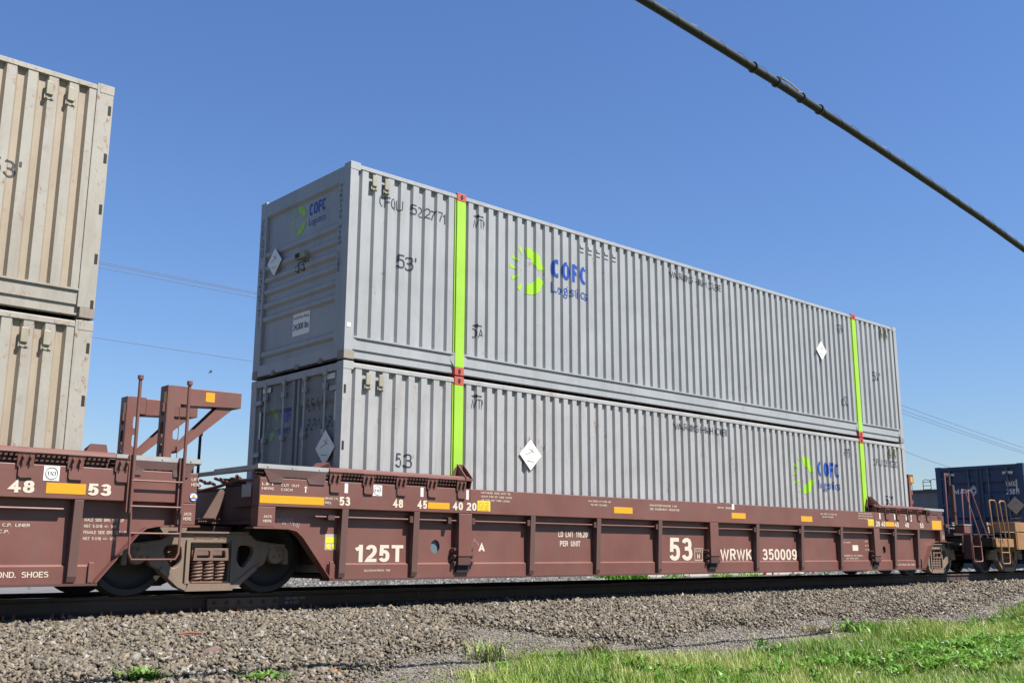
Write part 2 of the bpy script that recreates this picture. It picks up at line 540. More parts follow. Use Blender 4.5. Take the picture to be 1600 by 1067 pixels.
def logo(parent, x, z, s, face, at, relief=None, cuts=None, cap='Logistics', sx=1.0):
    """green half sun with five rays, then the two words; x,z = centre of the sun, s = outer radius"""
    P = Print()
    for a0, a1 in ((rad(98), rad(14)), (rad(-14), rad(-98))):
        n = 14
        for k in range(n):
            A = a0 + (a1 - a0) * k / n; B = a0 + (a1 - a0) * (k + 1) / n
            P.poly([(x + sx * s * .52 * math.cos(A), z + s * .55 * math.sin(A)), (x + sx * s * math.cos(A), z + s * math.sin(A)),
                    (x + sx * s * math.cos(B), z + s * math.sin(B)), (x + sx * s * .52 * math.cos(B), z + s * .55 * math.sin(B))])
    for a in (118, 148, 178, 208, 238):
        A = rad(a); w = .055 * s
        c, t = math.cos(A), math.sin(A)
        r0, r1 = .60 * s, 1.05 * s
        P.poly([(x + sx * (r0 * c - w * .5 * t), z + r0 * t + w * .5 * c), (x + sx * (r0 * c + w * .5 * t), z + r0 * t - w * .5 * c),
                (x + sx * (r1 * c + w * 1.6 * t), z + r1 * t - w * 1.6 * c), (x + sx * (r1 * c - w * 1.6 * t), z + r1 * t + w * 1.6 * c)])
    P.build('sun_emblem', LGREEN, parent, face, at, relief, cuts)
    P = Print()
    P.text('COFC', x + sx * 1.40 * s, z + .02 * s, .80 * s, sx * 2.2 * s, .03)
    P.build('lettering', LBLUE, parent, face, at, relief, cuts)
    P = Print()
    P.text(cap, x + sx * 1.40 * s, z - .80 * s, .62 * s, sx * 2.2 * s, .0)
    P.build('lettering', LBLUE2, parent, face, at, relief, cuts)

def placard(parent, x, z, r, face, at):
    """diamond hazard placard holder standing off the wall"""
    o = MB()
    d = [(x, z - r), (x + r * .98, z), (x, z + r), (x - r * .98, z)]
    if face == '-y':
        o.prism(d, 'y', at - .028, at - .020)
    else:
        o.prism([(-a, b) for a, b in d], 'x', at - .028, at - .020)
    pl = o.build('placard', WHITE, parent, bevel=.002)
    P = Print()
    for (a, b, c, e) in ((-.15, .42, .32, .18), (-.45, .02, .12, .22), (-.35, -.38, .3, -.42), (.1, .24, .2, .52)):
        n = Vector((c - a, e - b)).normalized() * .005
        P.poly([(x + a * r - n.y, z + b * r + n.x), (x + a * r + n.y, z + b * r - n.x), (x + c * r + n.y, z + e * r - n.x), (x + c * r - n.y, z + e * r + n.x)])
    P.build('placard_rib', flatgrey, pl, face, at - .028)
    return pl
flatgrey = flat('placard_crease_grey', (.25, .24, .24), .6)

def vent(parent, x, z, relief=.01):
    o = MB().box(x - .040, x + .040, relief - .028, relief, z - .085, z + .085)
    v = o.build('vent', VENT, parent, bevel=.008)
    m = MB().box(x - .055, x + .055, relief - .008, relief - .001, z - .135, z - .086)
    m.tube([(x - .03, relief - .016, z - .118), (x - .03, relief - .001, z - .118)], .012, 6)
    m.tube([(x + .03, relief - .016, z - .118), (x + .03, relief - .001, z - .118)], .012, 6)
    m.build('vent_flange', VENT, v)

def container(name, label, x0, z0, mat, left='front', right='plain', posts=True, wide_right=False):
    C = empty(name, (x0, 0, z0), label, 'shipping container', 'shipping containers on the train')
    pm = GREEN if posts else mat
    # corrugated side walls
    wz0, wz1 = .335, 2.82
    for side in (0, 1):
        m = MB()
        for c in CORR:
            v = []; f = []
            for i, (x, d) in enumerate(c):
                y = d if side == 0 else CW - d
                v += [(x, y, wz0), (x, y, wz1)]
            for i in range(len(c) - 1):
                f.append((2 * i, 2 * i + 2, 2 * i + 3, 2 * i + 1) if side == 0 else (2 * i + 1, 2 * i + 3, 2 * i + 2, 2 * i))
            m.add(v, f)
            for i in range(len(c) - 1): m.mi[len(m.mi) - len(f) + i] = 0 if c[i][1] < .02 and c[i + 1][1] < .02 else 1
        m.build('side_panel', [mat, BEIGE_T if mat is BEIGE else mat], C, fixn=False)
    segs = [(.135, 1.981), (2.159, CL - 2.159), (CL - 1.981, CL - .135)]
    for side in (0, 1):
        Y = (lambda y: y) if side == 0 else (lambda y: CW - y)
        for (a, b) in segs:
            m = MB()
            prof = [(Y(.058), 2.80), (Y(.002), 2.815), (Y(.002), 2.868), (Y(.03), 2.885), (Y(.12), 2.885), (Y(.12), 2.80)]
            m.prism(prof, 'x', a, b)
            m.build('top_rail', mat, C)
            m = MB()
            prof = [(Y(.06), .345), (Y(-.002), .335), (Y(-.002), .312), (Y(.020), .305), (Y(.020), .150), (Y(.040), .140), (Y(.040), .030), (Y(.12), .025), (Y(.12), .345)]
            m.prism(prof, 'x', a, b)
            br = m.build('bottom_rail', mat, C)
            if side == 0:
                for (e, s) in ((a, 1), (b, -1)):
                    g = MB()
                    g.add([(e, -.002, .333), (e + s * .13, .030, .30), (e, .0, .125), (e, .08, .12), (e + s * .12, .085, .30)],
                          [(0, 1, 2), (2, 1, 4, 3), (0, 1, 4)])
                    g.build('gusset', mat, br, fixn=False)
    # 40-foot posts with castings
    for x in (1.981, CL - 2.159):
        for side in (0, 1):
            ya, yb = (-.010, .11) if side == 0 else (CW - .11, CW + .010)
            p = MB().box(x, x + .178, ya, yb, .12, 2.772).build('post', pm, C, bevel=.006)
            if side == 0:
                MB().box(x - .022, x - .001, .012, .10, .345, 2.80).build('post_web', pm if posts else mat, p)
            for (za, zb) in ((0, .118), (2.774, 2.905)):
                cs = MB()
                s = -.012 if side == 0 else CW - .15
                cs.box(x - .002, x + .180, s, s + .162, za, zb)
                co = cs.build('corner_casting', RED if posts else mat, p, bevel=.006)
                if side == 0:
                    zc = (za + zb) / 2
                    plate2(ellipse(x + .089, zc, .026, .04, 14), [], .004, 0, 'y', -.0165).build('casting_hole', SLOT, p)
    # corner posts
    wr = .20 if wide_right else .135
    for xa, xb, isr in ((0, .135, 0), (CL - wr, CL, 1)):
        for side in (0, 1):
            ya, yb = (-.004, .16) if side == 0 else (CW - .16, CW + .004)
            p = MB().box(xa, xb, ya, yb, .12, 2.895).build('corner_post', mat, C, bevel=.005)
            for za, zb in ((0, .119), (2.78, 2.897)):
                cy = (-.008, .162) if side == 0 else (CW - .162, CW + .008)
                cc = MB().box(xa - .003 if not isr else xb - .17, xa + .17 if not isr else xb + .003, cy[0], cy[1], za, zb)
                c_ = cc.build('corner_casting', RUSTMIX if za == 0 else mat, p, bevel=.006)
            if side == 0:
                e = xb if isr else xa
                if (isr and right == 'door') or (not isr and left == 'door'):
                    for zz in ((.30, .98, 1.72, 2.5) if isr == 0 else (.16, .72, 1.33, 1.97, 2.58)):
                        s = -1 if isr else 1
                        xs = sorted((e + s * .02, e + s * .055))
                        MB().box(xs[0], xs[1], -.0075, -.0035, zz - .06, zz + .06).build('hinge_slot', SLOT, p)
    # roof and underframe
    MB().box(.02, CL - .02, .12, CW - .12, 2.862, 2.875).build('roof', mat, C)
    m = MB()
    m.box(.14, CL - .14, .10, CW - .10, .14, .16)
    k = .5
    while k < CL - .3:
        m.box(k, k + .05, .10, CW - .10, .02, .14)
        k += .30
    m.build('underframe', DARK, C)
    # plain right end
    if True:
        m = MB().box(CL - .06, CL - .03, .16, CW - .16, .12, 2.78)
        m.box(CL - .12, CL - .001, .16, CW - .16, 2.70, 2.89)
        m.box(CL - .12, CL - .001, .16, CW - .16, .0, .16)
        for yy in (.45, .85, 1.25, 1.33, 1.75, 2.15):
            m.box(CL - .03, CL - .012, yy, yy + .05, .2, 2.68)
        m.build('end_panel', mat, C)
    # left end
    if left == 'front':
        ya, yb = .29, CW - .20
        m = MB()
        v = []; f = []
        for (z, d) in EZ: v += [(d, ya, z), (d, yb, z)]
        for i in range(len(EZ) - 1): f.append((2 * i, 2 * i + 1, 2 * i + 3, 2 * i + 2))
        m.add(v, f)
        m.build('end_panel', mat, C, fixn=False)
        bx('end_frame', .001, .10, .16, ya, .13, 2.80, mat, C)
        bx('end_frame', .001, .10, yb, CW - .16, .13, 2.80, mat, C)
        bx('end_header', .004, .12, .16, CW - .16, 2.802, 2.862, mat, C)
        e = bx('end_sill', .0, .12, .16, CW - .16, .03, .20, mat, C)
        for yy in (.55, 1.2, 1.9):
            MB().box(-.012, .0, yy, yy + .09, .0, .07).build('lift_lug', RUSTMIX, e)
    elif left == 'door':
        bx('end_header', .004, .12, .16, CW - .16, 2.78, 2.88, mat, C)
        bx('end_sill', .004, .12, .16, CW - .16, .02, .12, mat, C)
        for ya, yb in ((.165, CW / 2 - .012), (CW / 2 + .012, CW - .165)):
            m = MB()
            v = []; f = []
            fy0, fy1 = ya + .09, yb - .09
            for (z, d) in DZ: v += [(.035 + d, fy0, z), (.035 + d, fy1, z)]
            for i in range(len(DZ) - 1): f.append((2 * i, 2 * i + 1, 2 * i + 3, 2 * i + 2))
            m.add(v, f)
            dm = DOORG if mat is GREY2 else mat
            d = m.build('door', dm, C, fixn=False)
            MB().box(.035, .10, ya, ya + .088, .12, 2.78).box(.035, .10, yb - .088, yb, .12, 2.78).build('door_frame', dm, d)
            for fr in (.27, .76):
                y = ya + (yb - ya) * fr
                r = MB().tube([(.015, y, .06), (.015, y, 2.83)], .017, 8)
                rod = r.build('lock_rod', ALU if mat is not BLUE else RODB, d, smooth=True)
                b0 = None
                for z in (.10, .55, 1.02, 1.9, 2.55, 2.74):
                    if b0 is None: b0 = MB().box(-.008, .034, -.045, .045, 0, .08).build('rod_bracket', mat, d, bevel=.004); b_ = b0
                    else: b_ = inst(b0, d)
                    b_.location = (0, y, z)
            hy = ya if ya < 1 else yb
            h0 = None
            for z in (.25, .95, 1.7, 2.5):
                if h0 is None: h0 = MB().box(-.004, .034, min(hy, hy - .10 if hy < 1 else hy - .16), max(hy, hy + .16 if hy < 1 else hy + .10), 0, .07).build('hinge', mat, d, bevel=.004); h_ = h0
                else: h_ = inst(h0, d)
                h_.location = (0, 0, z)
        MB().box(.030, .034, CW / 2 - .03, CW / 2 + .03, .12, 2.78).build('door_gasket', BLACK, C)
    return C
RUSTMIX = paint('rust_stained_casting', (.33, .29, .25), .7, (.16, .085, .05), .8, 1.0)
RODB = paint('dull_steel_rod', (.16, .18, .20), .5, (.07, .07, .08), .4, 0)

ZU, ZL = 3.150, .224
DCZ = [p[0] for p in DZ]
def ddep(u, z):
    y = -u
    for a, b in ((.165, CW / 2 - .012), (CW / 2 + .012, CW - .165)):
        if a + .09 < y < b - .09: return .035 + float(np.interp(z, [p[0] for p in DZ], [p[1] for p in DZ]))
    return .034
DCU = [-.255, -.2551, -(CW / 2 - .102), -(CW / 2 - .1021), -(CW / 2 + .102), -(CW / 2 + .1021), -(CW - .255), -(CW - .2551)]
CUTS = (CORR_X, [])
def side_print(P, mat, C, rel=wall_depth):
    return P.build('lettering', mat, C, '-y', 0.0, rel, CUTS)

up_c = container('shipping_container', 'upper grey container with lime green posts and pressed steel front end', 0, ZU, GREY, 'front')
lo_c = container('shipping_container', 'lower grey container with lime green posts and double doors, sunk in the maroon well car', 0, ZL, GREY2, 'door')
# upper side markings (local z = world - ZU)
def T(C, s, x, zt, h, w, z0, mat=None, bold=.0):
    side_print(Print().text(s, x, zt - z0, h, w, bold), mat or INK, C)
T(up_c, 'CFQU', .52, 5.50, .16, .43, ZU); T(up_c, '522771', 1.10, 5.50, .16, .70, ZU)
T(up_c, "53'", .87, 4.62, .21, .35, ZU)
def wtp(C, z0, x, z, s, arrow, w=.26):
    P = Print().text(s, x, z - z0, .15, w)
    if arrow > 0:
        P.rect(x + .08, x + w * .85, z - z0 + .185, z - z0 + .205)
        P.poly([(x + .02, z - z0 + .195), (x + .11, z - z0 + .165), (x + .11, z - z0 + .225)])
    else:
        P.rect(x + .04, x + w * .8, z - z0 + .185, z - z0 + .205)
        P.poly([(x + w, z - z0 + .195), (x + w - .09, z - z0 + .165), (x + w - .09, z - z0 + .225)])
    side_print(P, INK, C)
wtp(up_c, ZU, 2.34, 5.58, 'WTP', 1); wtp(up_c, ZU, 2.34, 3.79, 'DA', 1, .22)
wtp(up_c, ZU, 13.35, 5.50, 'WTP', -1, .28); wtp(up_c, ZU, 13.40, 3.82, 'DA', -1, .24)
logo(up_c, 3.53, 5.08 - ZU, .40, '-y', 0, wall_depth, CUTS)
T(up_c, 'WARNING HIGH CUBE', 7.27, 5.68, .13, 1.62, ZU, bold=.0)
T(up_c, "53'", 14.85, 4.57, .21, .36, ZU)
placard(up_c, 12.56, 4.97 - ZU, .215, '-y', .01)
for x in [CORR[1][3 + 4 * k][0] - .045 for k in (12, 13, 14, 15, 16)]:
    m = MB().box(x - .045, x + .045, -.004, .009, 5.74 - ZU, 5.80 - ZU).box(x - .045, x + .045, -.002, .009, 5.665 - ZU, 5.685 - ZU)
    m.build('vent', VENTG if 'VENTG' in globals() else GREY2, up_c, bevel=.004)
for x in (.42, .64, 15.42, 15.66):
    vent(up_c, x, 5.84 - ZU)
for x in (.42, .64, 15.42, 15.66):
    vent(lo_c, x, 2.90 - ZL)
# upper end markings: u = -y
def E_(C, s, y, z, h, w, z0, mat=None, rel=None, at=0., bold=0., cz=()):
    Print().text(s, -y, z - z0, h, w, bold).build('lettering', mat or INK, C, '-x', at, rel, (DCU if rel is ddep else [], list(cz)))
ECZ = [p[0] for p in EZ]
logo(up_c, -1.47, 5.50 - ZU, .235, '-x', 0, lambda u, z: end_depth(-u, z), ([], ECZ), sx=.9)
E_(up_c, "53'", 1.46, 4.66, .17, .33, ZU, rel=lambda u, z: end_depth(-u, z), cz=ECZ)
placard(up_c, -2.05, 4.96 - ZU, .225, '-x', .01)
m = MB().box(-.05, .02, 1.10, 1.38, 4.84 - ZU, 4.94 - ZU); bo = m.build('document_box', VENT, up_c, bevel=.006)
MB().box(-.055, -.051, 1.24, 1.36, 4.855 - ZU, 4.925 - ZU).build('box_opening', SLOT, bo)
m = MB().box(.046, .051, 1.02, 1.50, 3.68 - ZU, 4.02 - ZU); stk = m.build('sticker', WHITE, up_c)
Print().text('Forklift Floor Rating', -1.48, 3.92 - ZU, .06, .44).build('lettering', INK, stk, '-x', .046)
Print().text('24,000 lbs', -1.48, 3.75 - ZU, .115, .44, .01).build('lettering', INK, stk, '-x', .046)
def vertical(C, s, y, ztop, dz, h, w, z0):
    P = Print()
    for i, ch in enumerate(s):
        if ch == ' ': continue
        pass
        ww = w * (.25 if ch in '1I' else 1)
        P.text(ch, -y - ww / 2, ztop - z0 - i * dz, h, ww)
    P.build('lettering', INK, C, '-x', .0)
vertical(up_c, 'WARNING HIGH CUBE', .22, 5.70, .079, .060, .06, ZU)
vertical(up_c, 'CFQU 522771', 2.49, 5.62, .165, .13, .085, ZU)
# lower container
T(lo_c, "53'", .93, 1.70, .20, .35, ZL)
wtp(lo_c, ZL, 2.34, 2.68, 'WTP', 1)
T(lo_c, 'WARNING HIGH CUBE', 7.27, 2.76, .13, 1.68, ZL)
wtp(lo_c, ZL, 13.30, 2.62, 'WTP', -1, .28)
placard(lo_c, 3.56, 2.04 - ZL, .245, '-y', .01)
logo(lo_c, 11.60, 2.15 - ZL, .40, '-y', 0, wall_depth, CUTS, cap='logistics')
T(lo_c, 'CFIU 321232', 14.60, 2.54, .15, 1.2, ZL)
T(lo_c, "53'", 15.05, 1.64, .21, .36, ZL)
_g = LGREEN; LGREEN = flat('logo_green_faded', (.20, .36, .10), .6, 0, .8, (.24, .26, .25))
logo(lo_c, -2.02, 2.40 - ZL, .26, '-x', 0, ddep, (DCU, DCZ), sx=.62)
LGREEN = _g
for s, y, z, w in (('C', 1.02, 2.50, .08), ('F', .88, 2.50, .07), ('I', .72, 2.50, .015), ('U', .60, 2.50, .08), ('3', 1.02, 2.22, .08), ('2', .88, 2.22, .08), ('1', .73, 2.22, .03), ('2', .60, 2.22, .08), ('3', .46, 2.22, .08), ('2', .33, 2.22, .07)):
    E_(lo_c, s, y, z, .18, w, ZL, rel=ddep, cz=DCZ)
placard(lo_c, -.36, 1.93 - ZL, .25, '-x', .01)
for (ya, yb, za, zb) in ((.24, .52, 2.90, 2.98), (2.03, 2.27, 2.90, 2.98), (.195, .225, 2.3, 2.72), (2.30, 2.335, 2.2, 2.62)):
    MB().box(.026, .033, ya, yb, za - ZL, zb - ZL).build('reflective_strip', TAPEW, lo_c)
bx('sticker', .03, .09, -.0085, -.0045, 3.60 - ZU, 3.66 - ZU, WHITE, up_c)

# beige stack on the neighbouring car
XB = -3.42 - CL
be_u = container('shipping_container', 'upper rust stained beige container at the left edge of the photo', XB, ZU, BEIGE, 'plain', 'door', posts=False, wide_right=True)
be_l = container('shipping_container', 'lower beige container at the left edge, sunk in its well car', XB, ZL, BEIGE, 'plain', 'door', posts=False, wide_right=True)
T(be_u, "53'", 14.86, 4.63, .20, .35, ZU)
for C, z0 in ((be_u, 5.80), (be_l, 2.86)):
    for x in (15.42, 15.66):
        vent(C, x, z0 - (ZU if C is be_u else ZL))
# navy container behind
bl = container('shipping_container', 'navy blue container with white markings behind the ochre railcar', 23.3, ZL, BLUE, 'door', 'plain', posts=False)
P = Print().text('UMAX', -2.24, 2.29 - ZL, .15, .60, .03)
P.build('lettering', WHITE, bl, '-x', .0, ddep, (DCU, DCZ))
P = Print()
for r0, r1 in ((.12, .155), (.06, .095)):
    P.ring(-1.50, 2.38 - ZL, r0, r1, 0, 2 * PI, 4)
for k in range(4):
    a = PI / 2 * k + PI / 4
    c = (-1.50 + .082 * math.cos(a), 2.38 - ZL + .082 * math.sin(a))
    P.poly([(c[0] - .02, c[1]), (c[0], c[1] - .02), (c[0] + .02, c[1]), (c[0], c[1] + .02)])
P.build('diamond_emblem', WHITE, bl, '-x', .0, ddep, (DCU, DCZ))
E_(bl, 'UMXU', .54, 2.46, .16, .34, ZL, WHITE, ddep, 0, .02, DCZ)
E_(bl, '258113', .54, 2.23, .16, .46, ZL, WHITE, ddep, 0, .02, DCZ)
E_(bl, '30480 kg', .50, 1.50, .06, .40, ZL, WHITE, ddep, 0, 0, DCZ)
E_(bl, '67190 lb', .50, 1.40, .06, .40, ZL, WHITE, ddep, 0, 0, DCZ)
o = placard(bl, -.29, 1.90 - ZL, .26, '-x', .01); o.data.materials[0] = flat('tan_placard', (.36, .31, .24), .6)
for (ya, yb, za, zb) in ((.30, .60, 2.82, 2.90), (2.02, 2.27, 2.84, 2.91), (2.30, 2.34, 2.35, 2.70), (.2, .24, 2.3, 2.65)):
    MB().box(.026, .033, ya, yb, za - ZL, zb - ZL).build('reflective_strip', TAPEW, bl)

# ------------------------------------------------------------------ wheel truck
def make_wheelset():
    objs = {}
    m = MB()
    R_ = .483
    # outward = -y ; profile around the axle from outer hub to flange
    prof = [(-.075, .0), (-.075, .10), (-.055, .125), (-.030, .16), (-.012, .30), (-.040, .385), (-.070, .405), (-.070, .470), (-.062, R_ - .004), (.030, R_ + .002), (.045, R_ + .026), (.068, R_ + .022), (.072, .40), (.04, .38), (.02, .28), (.04, .14), (.075, .11), (.075, 0)]
    mis = [0] * 17
    mis[8] = 1
    m.lathe(prof, (0, 0, 0), 'y', 56, mis)
    return m
_wheel_mesh = None
def truck(xc, label, x_cls='short'):
    T_ = empty('wheel_truck', (xc, 1.295, 0), label, 'railway truck', 'wheel trucks under the train')
    global _wheel_mesh, _wheel, _frame, _spring
    WB = .914
    for s in (-1, 1):
        for side in (-1, 1):
            if _wheel_mesh is None:
                _wheel = make_wheelset().build('wheel', [WHEEL, TREAD], T_, smooth=True)
                _wheel_mesh = _wheel.data
                w = _wheel
            else:
                w = inst(_wheel, T_, name='wheel')
            w.location = (s * WB, side * .785, .483)
            w.scale = (1, 1 if side < 0 else -1, 1)
            w.rotation_euler = (0, random.random() * 3, 0)
        MB().tube([(s * WB, -.72, .483), (s * WB, .72, .483)], .085, 16).build('axle', WHEEL, T_, smooth=True)
    # side frames
    outer = [(-.98, .62), (-.62, .66), (-.52, .75), (.52, .75), (.62, .66), (.98, .62), (1.10, .55), (1.10, .36), (1.03, .36), (1.02, .50), (.80, .50), (.76, .36), (.62, .30),
             (.40, .10), (.30, .06), (-.30, .06), (-.40, .10), (-.62, .30), (-.76, .36), (-.80, .50), (-1.02, .50), (-1.03, .36), (-1.10, .36), (-1.10, .55)]
    outer = rounded(outer, [.08, .05, .06, .06, .05, .08, .06, .02, .02, .04, .04, .05, .08, .08, .04, .04, .08, .08, .05, .04, .04, .02, .02, .06], 3)
    holes = [rounded([(-.25, .16), (.25, .16), (.27, .62), (-.27, .62)], .02, 2)]
    for s in (-1, 1):
        holes.append(rounded([(s * .36, .40), (s * .38, .60), (s * .58, .59), (s * .60, .50), (s * .46, .30)], .07, 4))
    if 'frame' not in truck.cache:
        fm = plate2(outer, holes, .11, .014, 'y', -.055)
        # rib flanges around the centre opening
        fm.box(-.32, -.272, -.085, .06, .14, .66); fm.box(.272, .32, -.085, .06, .14, .66)
        fm.prism([(-.50, .742), (.50, .742), (.50, .762), (-.50, .762)], 'y', -.09, .07)
        fm.prism([(-.31, .05), (.31, .05), (.27, .145), (-.27, .145)], 'y', -.095, .08)
        for s in (-1, 1):
            fm.prism([(s * .30, .058), (s * .40, .10), (s * .64, .30), (s * .60, .34), (s * .36, .15), (s * .29, .13)], 'y', -.08, .07)
        truck.cache['frame'] = fm
    for side in (-1, 1):
        key = 'fo'
        if key not in truck.cache:
            f = truck.cache['frame'].build('side_frame', STEEL, T_, smooth=True)
            truck.cache[key] = f
        else:
            f = inst(truck.cache[key], T_, name='side_frame')
        f.location = (0, side * 1.03, 0)
        f.scale = (1, 1 if side < 0 else -1, 1)
        # springs
        for k in (-1, 0, 1):
            if 'spring' not in truck.cache:
                pts = []
                N = 6 * 14
                for i in range(N + 1):
                    a = 2 * PI * i / 14
                    pts.append((.058 * math.cos(a), .058 * math.sin(a), .235 * i / N))
                truck.cache['spring'] = MB().tube(pts, .0145, 7).build('spring', SPRING, T_, smooth=True)
                sp = truck.cache['spring']
            else:
                sp = inst(truck.cache['spring'], T_, name='spring')
            sp.location = (k * .148, side * 1.055, .165)
            sp.parent = T_
        y0 = side * 1.03
        # bolster end with two pockets
        q = sorted((y0 - side * .12, y0 + side * .10))
        b = plate2([(-.235, .41), (.235, .41), (.22, .56), (-.22, .56)], [rounded([(-.19, .44), (-.02, .44), (-.02, .53), (-.18, .53)], .02), rounded([(.02, .44), (.19, .44), (.18, .53), (.02, .53)], .02)], .05, .004, 'y', y0 + side * .10 - (.05 if side > 0 else 0))
        b.box(-.21, .21, min(y0, y0 - side * .3), max(y0, y0 - side * .3), .42, .55)
        b.build('bolster_end', SPRING, T_)
        bx('spring_plank', -.24, .24, q[0], q[1], .146, .166, RUSTY, T_)
        # journals
        for s in (-1, 1):
            j = MB()
            yy = y0 + side * .0
            j.lathe([(0, 0), (0, .085), (side * -.02, .115), (side * -.10, .118), (side * -.14, .10)], (s * WB, y0 + side * .085, .483), 'y', 24)
            jo = j.build('journal_cap', STEEL, T_, smooth=True)
            b = MB()
            for a in (90, 210, 330):
                c = (s * WB + .055 * math.cos(rad(a)), .483 + .055 * math.sin(rad(a)))
                b.tube([(c[0], y0 + side * .08, c[1]), (c[0], y0 + side * .105, c[1])], .016, 6)
            b.build('cap_bolt', RUSTY, jo)
            ad = MB().box(s * WB - .12, s * WB + .12, min(y0 - .07, y0 + .07), max(y0 - .07, y0 + .07), .56, .62)
            ad.build('bearing_adapter', STEEL, T_, bevel=.008)
    MB().box(-.2, .2, -1.0, 1.0, .43, .62).lathe([(.62, .25), (.70, .22), (.70, 0)], (0, 0, 0), 'z', 20).build('bolster', STEEL, T_)
    for s in (-1, 1):
        br = MB().tube([(s * .38, -.8, .36), (s * .34, 0, .40), (s * .38, .8, .36)], .04, 8)
        for side in (-1, 1):
            br.prism([(s * .40, .25), (s * .455, .30), (s * .43, .50), (s * .38, .52)], 'y', side * .78 - .05, side * .78 + .05)
        br.build('brake_beam', RUSTY, T_)
    # raised foundry lettering on the near frame
    return T_
truck.cache = {}
t_mid = truck(-1.69, 'wheel truck shared by the two maroon cars, with three coil springs in sun')
t_r = truck(17.80, 'wheel truck under the right end of the middle maroon car')
t_y = truck(22.10, 'wheel truck under the ochre car at the right edge')
for s, x, w in (('T-22', -.66, .12), ('BARBER S-2', -.22, .42)):
    Print().text(s, x, .675, .045, w, .01).build('lettering', RUSTY, t_mid, '-y', -1.085, lift=.006)
P = Print().text('350009', .0, 0, .04, .26)
ca, sa = math.cos(rad(42)), math.sin(rad(42))
P.v = [(.50 + v[0] * ca - v[1] * sa, .20 + v[0] * sa + v[1] * ca, v[2] if len(v) > 2 else 0) for v in P.v]
P.build('lettering', RUSTY, t_mid, '-y', -1.085, lift=.008)

